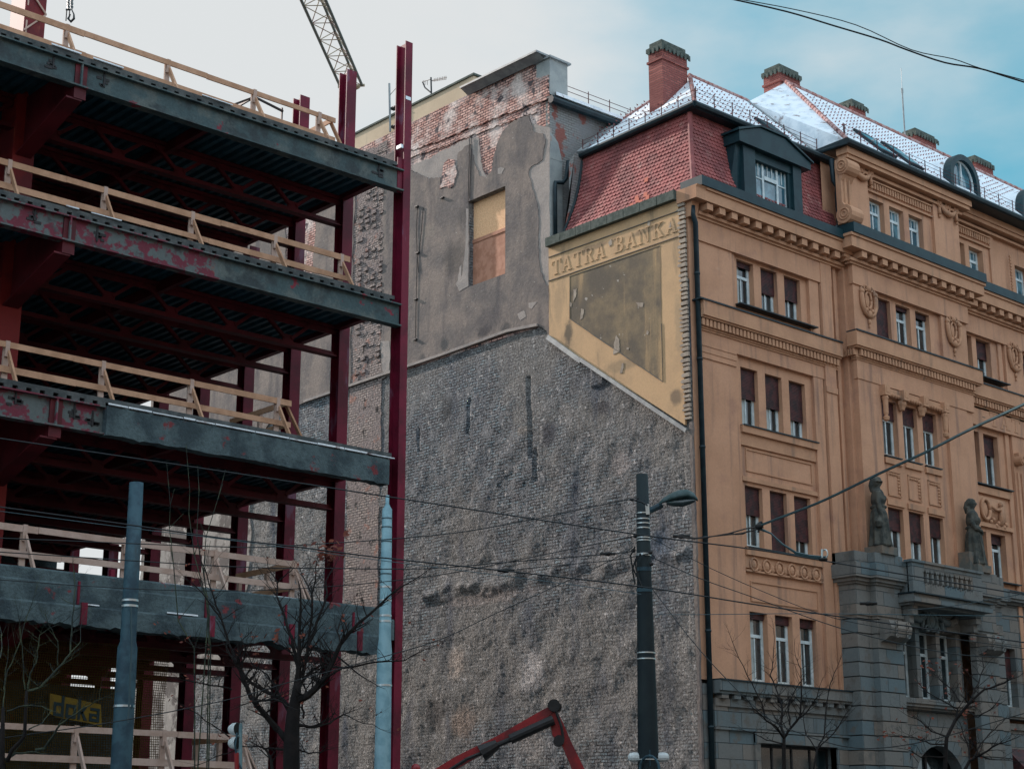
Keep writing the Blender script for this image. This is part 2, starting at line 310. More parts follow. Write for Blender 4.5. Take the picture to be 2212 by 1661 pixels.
def thing(name, loc, label, cat, group=None):
    o = bpy.data.objects.new(name, None); o.location = loc; o.empty_display_size = .2; col.objects.link(o)
    return tag(o, label, cat, group)
# ------------------------------------------------------------------ the setting
XS, YF = 37.52, 33.05                        # street corner of the ochre building: side wall x = XS, street front y = YF
def B(s, d, z): return Vector((XS + s, YF + d, z))
tag(MB().quad((-400, -400, 0), (600, -400, 0), (600, 600, 0), (-400, 600, 0)).build('ground', 'asphalt'), kind='structure')
tag(MB().box(-200, 300, 22, 27, .004, .13).build('pavement', 'pavement'), kind='structure')
tag(MB().box(-200, 300, -4, 2, .004, .13).build('near_pavement', 'pavement'), kind='structure')
rd = MB()
for i in range(-20, 40): rd.box(i * 6, i * 6 + 3, 12, 12.15, .004, .008)
tag(rd.build('road_marking', 'paint_white'), kind='structure')
def rag(pts, amp, step, closed=True, seed=0):
    """2D outline with its edges broken up"""
    rn = random.Random(seed); out = []
    n = len(pts)
    for i in range(n if closed else n - 1):
        a, b = Vector(pts[i]), Vector(pts[(i + 1) % n]); k = max(1, int((b - a).length / step))
        nn = Vector((-(b - a).y, (b - a).x)).normalized() if (b - a).length > 0 else Vector((0, 0))
        for j in range(k):
            q = a + (b - a) * (j / k)
            if j or amp > .04: q = q + nn * rn.uniform(-amp, amp) + Vector((rn.uniform(-amp, amp), rn.uniform(-amp, amp))) * .5
            out.append(q)
    return out
def wall_px(pts):                            # layout-grid outline -> (d, z) on the side wall plane
    r = []
    for x, y in pts:
        q = on(x, y, 0, XS); r.append((q.y - YF, q.z))
    return r
def crop(o, s, pts): return [((o[0] + v / s) / 1.8517, (o[1] + u / s) / 1.8517) for v, u in pts]
C1 = lambda pts: crop((1500, 500), 1.661, pts)
def slab(mb, dz, x0, x1):                    # polygon in the side wall's plane, from x0 to x1 (relative to XS)
    return mb.prism([B(x0, d, z) for d, z in dz], (x1 - x0, 0, 0))
def cutpoly(outline, holes, x, mb, flip=False):
    """fill outline minus rectangular holes using a triangulating bmesh"""
    from mathutils.geometry import tessellate_polygon
    loops = [[Vector((p[0], p[1], 0)) for p in outline]] + [[Vector((p[0], p[1], 0)) for p in h] for h in holes]
    tris = tessellate_polygon(loops); flat = [p for l in loops for p in l]
    mb.add([B(x, p.x, p.y) for p in flat], [tuple(t) for t in tris])
# ------------------------------------------------------------------ tall house with the bare fire wall
TB = thing('tall_building', B(4, 20, 0), 'tall old building with bare patched brick fire wall and one boarded window', 'building')
WIN = (8.62, 10.65, 21.22, 24.55)            # boarded window d0,d1,z0,z1
# brick base as a fine grid, broken up in depth (rough below the old roof line)
def gridwall(d0, d1, z0, z1, st, amp, hole=None):
    mb = MB(); nd = int((d1 - d0) / st); nz = int((z1 - z0) / st)
    for j in range(nz + 1):
        for i in range(nd + 1):
            d = d0 + (d1 - d0) * i / nd; z = z0 + (z1 - z0) * j / nz
            v = noise.noise((d * 1.1, z * 1.1, 3)) * .5 + noise.noise((d * 2.3, z * 3.4, 9)) * .16 + noise.noise((d * 5, z * 11, 5)) * .13 + noise.noise((d * 15, z * 27, 2)) * .20
            rough = min(1, max(.15, (18.8 - z) / 5)) * (1 if z < 18.9 else .5)
            x = -v * amp * rough
            for gd, gz0, gz1, gw, gg in GROOVES:
                if gz0 < z < gz1 and abs(d - gd - noise.noise((z * 1.3, gd, 0)) * .12) < gw: x += gg
            bz_ = abs(z - (10.3 + noise.noise((d * .6, 1, 1)) * .45)); x -= .13 * max(0, 1 - bz_ / .38) * (.5 + noise.noise((d * 1.9, z * 2.2, 7))) if -.2 < d < 13 else 0
            if d < .42: x = -.02 - .03 * abs(v)
            mb.v.append(B(max(x, -.3) if z < 18.9 else x * .6, d, z))
    for j in range(nz):
        for i in range(nd):
            if hole:
                dm = d0 + (d1 - d0) * (i + .5) / nd; zm = z0 + (z1 - z0) * (j + .5) / nz
                if hole[0] < dm < hole[1] and hole[2] < zm < hole[3]: continue
            a = j * (nd + 1) + i; mb.f.append((a, a + nd + 1, a + nd + 2, a + 1))
    return mb
GROOVES = [(7.4, 14.3, 17.2, .09, .07), (7.15, 13.5, 14.6, .10, .06), (10.6, 15.7, 17.0, .06, .06), (13.4, 15.6, 16.5, .04, .08), (4.1, 16.2, 17.0, .3, -.07)]
gridwall(.02, 33, 0, 18.85, .06, .12).build('brick_wall', 'brick_wall', TB, smooth=True)
gridwall(6.36, 33, 18.85, 28.9, .12, .06, (WIN[0] - .02, WIN[1] + .05, WIN[2] - .05, WIN[3] + .02)).build('upper_brick_wall', 'brick_pink', TB, smooth=True)
# mass of the house behind
MB().box(XS + .75, XS + 1.5, YF + 7.4, YF + 33, 0, 28.8).box(XS + 1.5, XS + 12, YF + 6.6, YF + 33, 0, 27.1).box(XS + .35, XS + .75, YF + .3, YF + 8.3, 0, 21.5).box(XS + .66, XS + .75, YF + 8.3, YF + 33, 0, 25).box(XS + .35, XS + .75, YF + 11, YF + 33, 21.0, 28.8).box(XS + .35, XS + .75, YF + 6.4, YF + 8.4, 21.5, 28.7).box(XS + .35, XS + .75, YF + 8.4, YF + 11, 24.8, 28.8).build('house_body', 'far_stone', TB)
# plaster coats
plo = C1([(190, 1625), (520, 1490), (850, 1395), (1010, 1345), (1095, 1330), (1165, 1395), (1165, 1075), (1145, 1065), (1108, 980), (1095, 880), (1092, 760), (1097, 640), (1085, 520), (1050, 420), (1027, 320), (1045, 280), (1120, 235), (1140, 100), (1120, 60), (1065, 50), (1045, -10), (1025, -58), (960, -40), (900, 0), (862, 40), (830, 100), (800, 200), (785, 300), (745, 350), (705, 345), (668, 250), (640, 130), (600, 150), (560, 190), (545, 330), (520, 425), (480, 415), (445, 430), (440, 350), (370, 360), (250, 310), (215, 300), (150, 330), (62, 395), (50, 1690)])
PLO = rag(wall_px(plo), .028, .09, seed=3)
hole = [(WIN[1], WIN[2]), (WIN[1], WIN[3]), (WIN[0], WIN[3]), (WIN[0], WIN[2])]
pm = MB(); cutpoly(PLO, [hole], -.062, pm)
n = len(PLO)
for i in range(n):
    a, b = PLO[i], PLO[(i + 1) % n]; pm.quad(B(-.062, *a), B(-.062, *b), B(.05, *b), B(.05, *a))
pm.build('plaster_coat', 'plaster', TB)
un = MB()
slab(un, rag(wall_px(C1([(245, 300), (250, 270), (330, 240), (470, 165), (560, 120), (640, 90), (692, 85), (705, 200), (718, 300), (748, 350), (740, 375), (690, 370), (640, 240), (560, 240), (548, 340), (500, 240), (470, 270), (440, 440), (370, 380)])), .035, .09, seed=5), -.035, .05)
slab(un, rag(wall_px(C1([(1030, -15), (1166, 20), (1166, 1090), (1060, 1060), (1040, 600), (1000, 400), (980, 250), (1080, 200)])), .03, .4, seed=6), -.04, .05)
slab(un, rag(wall_px(C1([(615, 560), (630, 560), (630, 1075), (570, 1110), (545, 1060), (590, 1000), (612, 800)])), .02, .2, seed=8), -.075, -.03)
for q in ([(825, 295), (845, 283), (868, 292), (850, 330), (825, 330)], [(1030, 1185), (1085, 1180), (1050, 1225), (1030, 1215)], [(955, 1260), (1000, 1235), (1015, 1275), (975, 1300)], [(570, 950), (585, 930), (580, 1030), (560, 1030)], [(40, 1440), (105, 1440), (110, 1560), (95, 1650), (60, 1640)]):
    slab(un, rag(wall_px(C1(q)), .03, .15, seed=11), -.07, .0)
build_each(un, 'undercoat_patch', 'undercoat', TB)
bpm = MB(); slab(bpm, rag(wall_px(C1([(500, 230), (535, 235), (556, 320), (528, 415), (505, 425), (480, 412), (440, 428), (455, 340), (470, 260)])), .03, .12, seed=15), -.085, .05); bpm.build('brick_patch', 'brick_pink', TB)
for i_, (q, x_) in enumerate((([(200, 190), (470, 95), (800, -40), (1100, -150), (1160, -165), (1160, -330), (700, -170), (200, 20)], -.075), ([(200, 235), (500, 130), (900, -20), (1080, -85), (1080, -110), (500, 100), (200, 200)], -.05))):
    bpm = MB(); slab(bpm, rag(wall_px(C1(q)), .035, .12, seed=50 + i_), x_, .0); bpm.build('brick_ledge', 'brick_pink', TB)

lp = MB()
slab(lp, rag([(17.7, 18.85), (17.7, 27.8), (20.2, 27.2), (20.6, 23.4), (21.4, 22.6), (22.2, 23.1), (22.6, 27.2), (32.9, 27.8), (32.9, 15.8), (29.5, 16.3), (24.5, 17.6), (22.5, 18.9)], .06, .35, seed=9), -.062, .05)
slab(lp, rag([(14.25, 18.9), (15.7, 18.9), (15.7, 28.0), (14.25, 28.0)], .03, .4, seed=12), -.057, .05)
lp.build('plaster_coat', 'plaster', TB)
pe = MB(); slab(pe, rag([(24.3, 17.4), (29.5, 16.1), (32.95, 15.6), (32.95, 4), (29.3, 3), (28.9, 9), (25.2, 8.2), (24.2, 12)], .12, .4, seed=10), -.05, .04); pe.build('peeling_plaster', 'peeled', TB)
# old chimney breast: rows of toothed bricks
br = MB(); rn = random.Random(4)
for cix, dc in enumerate((15.9, 16.35, 16.8, 17.25)):
    z = 19.0
    while z < 27.6:
        if rn.random() < .8: br.box(XS - rn.uniform(.04, .12), XS + .05, YF + dc - .15 + rn.uniform(-.04, .05), YF + dc + .12 + rn.uniform(-.05, .06), z, z + rn.uniform(.09, .17))
        z += rn.uniform(.2, .3)
slab(br, rag([(15.68, 9), (15.68, 28.6), (17.7, 28.6), (17.7, 9)], .05, .3, seed=61), -.035, .05)
br.build('chimney_breast', 'breast', TB)
# old roof line: mortar ridge, lead flashing
fl = MB()
rl = wall_px([(1165, 703), (1100, 716), (1020, 745), (950, 770), (875, 795), (800, 820), (661, 868)])
for i in range(len(rl) - 1):
    fl.bar(B(-.07, *rl[i]), B(-.07, rl[i + 1][0], rl[i + 1][1]), .12, .10)
fl.build('roof_scar', 'undercoat', TB)
# boarded window: reveal + boards
wm = MB(); d0, d1, z0, z1 = WIN; RD = .62
wm.quad(B(-.062, d0, z0), B(-.062, d0, z1), B(RD, d0, z1), B(RD, d0, z0)).quad(B(-.062, d1, z0), B(RD, d1, z0), B(RD, d1, z1), B(-.062, d1, z1))
wm.quad(B(-.062, d0, z1), B(-.062, d1, z1), B(RD, d1, z1), B(RD, d0, z1)).quad(B(-.062, d0, z0), B(RD, d0, z0), B(RD, d1, z0), B(-.062, d1, z0))
wn = wm.build('window', 'brick_wall', TB)
MB().box(XS + .20, XS + .23, YF + d0, YF + d1, 23.0, z1).build('chipboard_panel', 'osb', wn)
MB().box(XS + .18, XS + .21, YF + d0, YF + d1, z0, 23.08).box(XS + .15, XS + .179, YF + d0, YF + d1, 22.95, 23.08).build('plywood_panel', 'plywood', wn)
# wires and hooks on the wall
ww = MB()
for a, b in (((1155, 700), (905, 470)),):
    pass
for px in ([(906, 448), (903, 500), (905, 550), (908, 590)], [(918, 450), (914, 500), (909, 545)], [(905, 555), (903, 640), (901, 735)], [(1018, 300), (1017, 360), (1015, 440)], [(1022, 300), (1020, 380), (1018, 430)]):
    ww.tube([B(-.09, *p) for p in wall_px(px)], .012, 5)
for px in ((905, 448), (907, 548), (902, 735), (903, 648), (960, 429)):
    p = wall_px([px])[0]; ww.box(XS - .16, XS - .05, YF + p[0] - .09, YF + p[0] + .09, p[1] - .02, p[1] + .02)
ww.build('earthing_wire', 'wire', TB)
# front face above the ochre house (faces the street), gutter, snow roof
MB().box(XS, XS + 12, YF + 6.36, YF + 6.55, 21.2, 27.15).build('street_side_gable', 'brick_grey', TB)
MB().box(XS - .03, XS + .55, YF + 6.30, YF + 6.359, 21.3, 24.9).prism([B(-.03, 6.29, 24.9), B(.55, 6.29, 24.9), B(.35, 6.29, 25.6), B(-.03, 6.29, 25.9)], (0, .07, 0)).build('grey_render_patch', 'grey_render', TB)
MB().tube([B(-.15, 6.12, 27.05), B(12, 6.12, 27.35)], .14, 8).bar(B(-.1, 6.25, 27.2), B(12, 6.25, 27.5), .3, .06).build('gutter', 'slate_metal', TB)
MB().prism([B(-.0, 6.0, 27.22), B(12, 6.0, 27.5), B(12, 7.6, 28.25), B(.9, 7.6, 28.15), B(.9, 7.1, 27.85)], (0, 0, .12)).build('roof', 'snow', TB)
sg = MB()
for i in range(8): p = B(1.0 + i * 1.1, 6.5, 27.6 + i * .027); sg.tube([p, p + Vector((0, 0, .55))], .018, 5)
for h in (.3, .5): sg.tube([B(.4, 6.5, 27.55 + h), B(9, 6.5, 27.75 + h)], .012, 4)
sg.build('snow_guard', 'tile_dark', TB)
# parapet end block and metal cap
MB().box(XS - .02, XS + .85, YF + 6.3, YF + 7.0, 27.35, 28.75).build('parapet_block', 'grey_render', TB)
MB().box(XS - .1, XS + .95, YF + 6.2, YF + 7.1, 28.75, 28.82).bar(B(-.12, 6.5, 28.95), B(-.12, 10.7, 29.0), .75, .07).build('metal_cap', 'zinc', TB)
MB().quad(B(-.45, 6.5, 28.93), B(-.45, 10.7, 28.98), B(-.1, 10.7, 28.80), B(-.1, 6.5, 28.75)).build('metal_soffit', 'zinc', TB)
# cream attic storey
cw = MB().box(XS + .06, XS + 1.5, YF + 10.56, YF + 33, 28.3, 29.62); cw.build('attic_wall', 'cream', TB)
MB().box(XS - .0, XS + 1.6, YF + 10.48, YF + 33.1, 29.62, 29.70).build('attic_coping', 'moss_stone', TB)
aw = MB(); pts = wall_px([(1018, 240), (985, 255), (950, 275), (900, 295), (850, 320), (790, 342)])
aw.tube([B(-.05, d, z) for d, z in pts], .012, 4); aw.build('attic_cable', 'wire', TB)
# downpipe on the gable
MB().tube([B(.52, 5.95, 24.85), B(.5, 6.05, 24.2), B(.42, 6.15, 24.05), B(.12, 6.2, 24.0), B(.1, 6.2, 23.7), B(.1, 6.2, 21.85)], .075, 8).build('downpipe', 'slate_metal', TB, smooth=True)
# aerials
an = thing('antenna_mast', on(843, 285, 0, XS - .15), 'slim grey antenna mast clamped to the cream attic wall', 'antenna')
a0 = on(843, 285, 0, XS - .15); a1 = on(841, 181, 0, XS - .15)
MB().tube([a0, a1], .045, 6).build('mast', 'zinc', an)
mm = MB()
for f in (.1, .48): p = a0 + (a1 - a0) * f; mm.box(p.x, p.x + .25, p.y - .3, p.y + .05, p.z - .02, p.z + .03)
mm.tube([a0 + (a1 - a0) * .75, a0 + (a1 - a0) * .8 + Vector((0, -.5, .1))], .012, 4)
mm.build('bracket', 'wire', an)
p0 = on(932, 206, 0, XS + 1); tv = thing('tv_antenna', p0, 'rooftop television antenna with branching rods on the cream attic', 'antenna')
def q_(x, y): return on(x, y, 0, XS + 1)
tm = MB().tube([q_(932, 208), q_(931, 168)], .035, 6).tube([q_(913, 178), q_(918, 190), q_(930, 200)], .03, 5); tm.build('mast', 'wire', tv)
tm = MB().tube([q_(931, 175), q_(965, 168)], .015, 4).tube([q_(931, 172), q_(912, 178)], .015, 4).tube([q_(934, 176), q_(964, 172)], .012, 4)
for i in range(8):
    x = 938 + i * 3.6; y = 173.5 - i * .75; tm.tube([q_(x, y - 3.5), q_(x, y + 3.5)], .012, 4)
for x in (914, 918, 923): tm.tube([q_(x, 174), q_(x, 184)], .012, 4)
tm.build('rods', 'wire', tv)
# ------------------------------------------------------------------ ochre bank building
OB = thing('bank_building', B(8, 4, 0), 'ochre stucco bank building with red mansard roof, stone portal and snowy roof', 'building')
YW = thing('side_wall', B(.2, 3, 0), '', ''); 
bpy.data.objects.remove(YW)
# --- side (party) wall: yellow render, dirty panel, raised lettering
ym = MB(); slab(ym, [(.30, 14.15)] + rag([(.30, 14.15), (.30, 21.55)], .03, .25, False, 2)[1:] + [(.30, 21.55), (6.34, 21.55), (6.34, 18.30)], -.10, .05); sw = ym.build('side_wall', 'yellow', OB)
pn = wall_px([(1236, 599), (1236, 690), (1300, 735), (1370, 783), (1437, 826), (1434, 700), (1431, 533)])
pm = MB(); slab(pm, rag(pn, .012, .3, seed=21), -.108, -.09); pm.build('dirty_panel', 'yellow_dirty', sw)
tr = MB()
for a, b in (((1190, 558), (1470, 458)), ((1190, 609), (1470, 513))):
    (d0_, z0_), (d1_, z1_) = wall_px([a, b]); tr.bar(B(-.113, d0_, z0_), B(-.113, d1_, z1_), .03, .025)
tr.tube([B(-.112, *p) for p in [pn[6], pn[0], pn[1], pn[4], pn[5]]], .014, 4)
tr.build('incised_line', 'stone_dark', sw)
qt = MB(); rn = random.Random(31); z = 14.3
while z < 21.5:
    h = rn.uniform(.09, .16); k = rn.uniform(.04, .17)
    slab(qt, [(.06, z), (.06, z + h * .9), (.24 + k * .7, z + h * .85), (.26 + k, z + h * .5), (.22 + k * .8, z + .01)], -.12 - rn.uniform(0, .01), -.05); z += h + rn.uniform(.015, .05)
qt.build('toothed_edge', 'mortar_pale', sw)
pp = MB()
for q in ([(1585, 765), (1565, 790), (1575, 815), (1590, 800)], [(1830, 640), (1845, 650), (1840, 680), (1825, 670)], [(1620, 1400), (1640, 1430), (1640, 1510), (1600, 1530), (1605, 1450)], [(1385, 1225), (1405, 1230), (1395, 1290), (1380, 1300)], [(1750, 1185), (1800, 1190), (1795, 1215), (1765, 1210)], [(1825, 1370), (1835, 1380), (1830, 1400), (1815, 1395)], [(1655, 1590), (1668, 1585), (1660, 1650), (1645, 1655)], [(1970, 650), (1985, 655), (1975, 700), (1962, 690)], [(1335, 1100), (1358, 1090), (1350, 1150), (1335, 1180)], [(1690, 1480), (1705, 1485), (1700, 1500), (1688, 1495)], [(1310, 1180), (1325, 1190), (1320, 1215), (1308, 1205)]):
    slab(pp, rag(wall_px(C1(q)), .02, .08, seed=int(q[0][0])), -.118, -.09)
build_each(pp, 'plaster_chip', 'mortar_pale', sw)
# lettering
def glyph(ch):
    S = .17; T = .075; sf = .30                 # thick, thin stroke, serif
    r = lambda x0, y0, x1, y1: [(x0, y0), (x1, y0), (x1, y1), (x0, y1)]
    if ch == 'T': return .86, [r(.35, 0, .52, 1), r(0, .9, .86, 1), [(0, .9), (.09, .9), (.03, .7), (0, .7)], [(.77, .9), (.86, .9), (.86, .7), (.83, .7)], r(.24, 0, .63, .06)]
    if ch == 'A': return .98, [[(.1, 0), (.19, 0), (.52, 1), (.44, 1)], [(.66, 0), (.87, 0), (.56, 1), (.42, 1)], r(.24, .30, .72, .39), r(0, 0, .30, .06), r(.58, 0, .98, .06)]
    if ch == 'R': return .92, [r(.13, 0, .30, 1), r(0, 0, .42, .06), r(0, .94, .3, 1), [(.3, .94), (.3, 1), (.58, 1), (.74, .93), (.8, .77), (.74, .6), (.56, .5), (.3, .5), (.3, .57), (.5, .57), (.6, .64), (.63, .76), (.6, .88), (.5, .94)], [(.42, .5), (.58, .5), (.86, .04), (.92, .04), (.92, 0), (.68, 0)]]
    if ch == 'B': return .82, [r(.13, 0, .30, 1), r(0, 0, .13, .06), r(0, .94, .13, 1), [(.3, .94), (.3, 1), (.54, 1), (.69, .93), (.73, .77), (.68, .62), (.54, .53), (.3, .53), (.3, .59), (.48, .6), (.56, .68), (.57, .77), (.54, .88), (.46, .94)], [(.3, 0), (.3, .06), (.5, .07), (.61, .15), (.63, .28), (.58, .41), (.48, .47), (.3, .47), (.3, .525), (.56, .53), (.73, .45), (.81, .28), (.75, .1), (.58, 0)]]
    if ch == 'N': return 1.0, [r(.14, 0, .21, 1), r(.78, 0, .85, 1), [(.14, 1), (.32, 1), (.85, .0), (.74, 0)], r(0, 0, .34, .06), r(.66, .94, 1.0, 1), r(0, .94, .14, 1)]
    if ch == 'K': return .98, [r(.13, 0, .30, 1), r(0, 0, .42, .06), r(0, .94, .42, 1), [(.3, .42), (.3, .50), (.72, .97), (.82, .97)], [(.38, .58), (.50, .68), (.93, .05), (.72, .05)], r(.6, 0, .98, .06), r(.6, .94, .92, 1)]
    return .3, []
def word(txt, a, b, h, place, name, m, parent, th):
    ws = [glyph(c)[0] for c in txt]; gap = .16; tot = sum(ws) + gap * (len(txt) - 1); x = 0
    for ch, w_ in zip(txt, ws):
        mb = MB()
        for i, poly in enumerate(glyph(ch)[1]):
            pts = [place(a + (b - a) * (x + px) / tot, py * h) for px, py in poly]
            off = place.n * (th + i * .0015); mb.prism(pts, off)
        mb.build(name, m, parent, fixn=True); x += w_ + gap
def plc(): pass
(dA, zA), (dB, zB) = wall_px([(1197, 600), (1313, 559)]); (dC, zC), (dD, zD) = wall_px([(1332, 551), (1468, 504)])
class Pl:
    def __init__(s, f, n): s.f = f; s.n = Vector(n)
    def __call__(s, a, b): return s.f(a, b)
pl = Pl(lambda u, v: B(-.10, u, 20.50 + v), (-.045, 0, 0))
class Pl2(Pl): pass
pl.n = Vector((-1, 0, 0))
word('TATRA', dA, dB, .52, pl, 'raised_letter', 'yellow', sw, .018)
word('BANKA', dC, dD, .52, pl, 'raised_letter', 'yellow', sw, .018)
# lead flashing along the lost gable
fm = MB(); g_ = wall_px([(1190, 730), (1245, 770), (1262, 782)]); g2_ = wall_px([(1260, 778), (1370, 852), (1490, 932)])
for i in range(2): fm.bar(B(-.14, *g_[i]), B(-.14, *g_[i + 1]), .10, .16, up=(0, .5, 1))
for i in range(2): fm.bar(B(-.15, *g2_[i]), B(-.15, *g2_[i + 1]), .08, .12, up=(0, .5, 1))
fm.build('lead_flashing', 'zinc', OB)
# stone coping under the mansard
cp = MB(); rn = random.Random(5)
for i in range(8): cp.box(XS - .28, XS + .3, YF + .35 + i * .75, YF + .35 + (i + 1) * .75 - .025, 21.55, 21.86 + rn.uniform(-.01, .01))
build_each(cp, 'coping_stone', 'moss_stone', OB)
em = MB(); slab(em, rag([(.01, 0), (.01, 14.2), (.13, 14.2), (.12, 0)], .025, .25, seed=71), -.10, -.01); em.build('edge_render', 'plaster', OB)
# --- street front
def front(y, s0, s1, z0, z1, holes=(), dep=.28, mb=None, both=False):
    mb = mb or MB()
    ss = sorted({s0, s1, *[v for h in holes for v in h[:2]]}); zs = sorted({z0, z1, *[v for h in holes for v in h[2:4]]})
    for i in range(len(ss) - 1):
        for j in range(len(zs) - 1):
            a, b, c, e = ss[i], ss[i + 1], zs[j], zs[j + 1]; m_, n_ = (a + b) / 2, (c + e) / 2
            if any(h[0] < m_ < h[1] and h[2] < n_ < h[3] for h in holes): continue
            mb.quad(B(a, y, c), B(b, y, c), B(b, y, e), B(a, y, e))
    for h in holes:
        a, b, c, e = h[:4]; k = y + dep
        mb.quad(B(a, y, c), B(a, y, e), B(a, k, e), B(a, k, c)).quad(B(b, y, c), B(b, k, c), B(b, k, e), B(b, y, e))
        mb.quad(B(a, y, e), B(b, y, e), B(b, k, e), B(a, k, e)).quad(B(a, y, c), B(a, k, c), B(b, k, c), B(b, y, c))
    return mb
def bb(mb, s0, s1, d0, d1, z0, z1): return mb.box(XS + s0, XS + s1, YF + d0, YF + d1, z0, z1)
WA = [(2.42 + 1.22 * i, 3.27 + 1.22 * i) for i in range(3)]
WB = [(9.40 + 1.20 * i, 10.27 + 1.20 * i) for i in range(3)]
WCm = [(15.05, 16.05), (16.35, 17.32)]
rowsA = [(18.53, 20.12), (14.58, 16.47), (10.68, 12.60), (6.52, 8.64)]
rowsB = [(22.60, 24.0), (18.72, 20.28), (14.62, 16.55), (11.08, 12.78)]
BP = -.42                                     # plane of the projecting middle bay
wallm = MB()
front(.12, .05, 7.2, 6.42, 21.3, [(a, b, c, e) for a, b in WA for c, e in rowsA], .24, wallm)       # recessed bay plane
front(BP + .12, 7.95, 14.95, 8.9, 25.2, [(a, b, c, e) for a, b in WB for c, e in rowsB], .24, wallm)
front(.12, 14.9, 60, 10.3, 25.2, [(a + k, b + k, c, e) for k in (0, 4.55) for a, b in WCm for c, e in rowsB], .30, wallm)
wallm.quad(B(7.2, .12, 6.4), B(7.95, .12, 6.4), B(7.95, .12, 25.2), B(7.2, .12, 25.2)).quad(B(7.95, .12, 6.4), B(7.95, BP + .12, 6.4), B(7.95, BP + .12, 25.2), B(7.95, .12, 25.2)).quad(B(14.95, .12, 6.4), B(14.95, .12, 25.2), B(14.95, BP + .12, 25.2), B(14.95, BP + .12, 6.4))
wallm.build('front_wall', 'orange', OB)
# solid core behind
bb(MB(), .36, 60, .5, 12, 0, 21.3).build('core', 'orange_trim', OB)
# piers and pilasters (proud of the bay plane)
pl_ = MB()
bb(pl_, .30, 2.05, 0, .12, 6.42, 21.3); bb(pl_, .02, .30, .04, .12, 6.42, 21.3)
bb(pl_, 2.05, 2.22, .04, .12, 6.42, 21.3)
bb(pl_, 6.05, 6.55, .0, .12, 6.42, 21.3); bb(pl_, 6.62, 7.2, -.08, .12, 6.42, 21.3); bb(pl_, 7.45, 7.6, .02, .12, 6.42, 21.3)
bb(pl_, 7.8, 7.95, -.15, .12, 6.42, 21.3)
for s0, s1 in ((7.95, 9.18), (13.25, 14.5)): bb(pl_, s0, s1, BP, BP + .12, 9.6, 25.2)
bb(pl_, 14.5, 14.95, BP + .05, BP + .12, 6.42, 25.2)
for k in (0, 4.55):
    bb(pl_, 17.75 + k, 18.0 + k, .05, .12, 6.42, 25.2); bb(pl_, 18.15 + k, 19.25 + k, 0, .12, 6.42, 21.4)
for i in range(4): bb(pl_, 18.28 + .26 * i, 18.42 + .26 * i, -.06, 0, 6.45, 15.3)
for a, b in ((6.6, 7.2),): bb(pl_, a, b, -.12, -.08, 16.35, 16.55)
for z in (16.35, 16.75):
    bb(pl_, .24, 2.08, -.04, 0, z, z + .05)
build_each(pl_, 'pilaster', 'orange', OB)
# frieze bands: the upper wall between window heads and the cornice stands proud
fz = MB()
bb(fz, .24, 7.25, -.06, .12, 20.22, 21.0); bb(fz, .28, 7.2, -.02, .12, 16.80, 17.3)
bb(fz, 7.9, 14.98, BP - .06, BP + .12, 20.40, 21.1); bb(fz, 7.9, 14.98, BP - .03, BP + .12, 17.0, 17.75)
bb(fz, 14.98, 60, -.04, .12, 20.35, 21.1); bb(fz, 14.98, 60, -.06, .12, 16.75, 17.6)
bb(fz, .28, 2.1, -.02, .0, 16.55, 16.8)
build_each(fz, 'frieze', 'orange', OB)
# cornices as stacked mouldings
def mould(mb, s0, s1, d, z, steps, ret=0):   # steps: (projection, z0, z1)
    for p, a, b in steps: bb(mb, s0 - (p if ret & 1 else 0), s1 + (p if ret & 2 else 0), d - p, d + .12, z + a, z + b)
mc = MB(); mcst = [(.10, -.28, -.20), (.16, -.20, -.12), (.48, .14, .52), (.54, .52, .57)]
mould(mc, .30, 7.95, 0, 20.98, [(.12, -.02, .06), (.20, .06, .16), (.50, .42, .78), (.56, .78, .86)], 0)
mould(mc, 7.85, 15.0, BP, 21.1, [(.12, -.02, .06), (.20, .06, .16), (.50, .42, .80), (.56, .80, .90)], 3)
mould(mc, 15.1, 60, 0, 21.1, [(.12, -.02, .06), (.20, .06, .16), (.50, .42, .80), (.56, .80, .90)], 0)
mc.prism([B(-.16, .34, 21.40), B(-.16, .34, 21.84), B(-.16, -.56, 21.84), B(-.16, -.50, 21.76), B(-.16, -.50, 21.40)], (.46, 0, 0))
mc.prism([B(-.04, .34, 20.9), B(-.04, .34, 21.4), B(-.04, -.2, 21.4), B(-.04, -.12, 20.9)], (.34, 0, 0))
build_each(mc, 'main_cornice', 'orange_trim', OB)
md = MB()
for i in range(13): bb(md, .42 + i * .60, .70 + i * .60, -.44, .0, 21.16, 21.38)
for i in range(12): bb(md, 8.0 + i * .60, 8.28 + i * .60, BP - .44, BP, 21.28, 21.50)
for i in range(12): bb(md, 15.5 + i * .60, 15.78 + i * .60, -.44, 0, 21.28, 21.50)
for dd in (-.35,): bb(md, 7.5, 7.85, dd - .12, dd + .12, 21.28, 21.50)
build_each(md, 'modillion', 'orange_trim', OB)
gs = MB(); bb(gs, .0, 7.9, -.62, .3, 21.84, 22.16); bb(gs, 7.35, 15.55, BP - .62, .3, 22.0, 22.36); bb(gs, 15.0, 60, -.62, .3, 22.0, 22.34)
build_each(gs, 'cornice_flashing', 'green_metal', OB)
bc = MB()
mould(bc, .26, 7.35, 0, 17.3, [(.06, -.06, 0), (.10, 0, .05), (.24, .30, .36), (.30, .36, .84)], 0)
mould(bc, 7.9, 14.98, BP, 17.72, [(.06, -.06, 0), (.10, 0, .05), (.24, .30, .36), (.30, .36, .86)], 3)
mould(bc, 15.1, 60, 0, 17.45, [(.06, -.06, 0), (.10, 0, .05), (.24, .30, .36), (.30, .36, .86)], 0)
for a in WA[0][0], : pass
build_each(bc, 'belt_cornice', 'orange_trim', OB)
dn = MB()
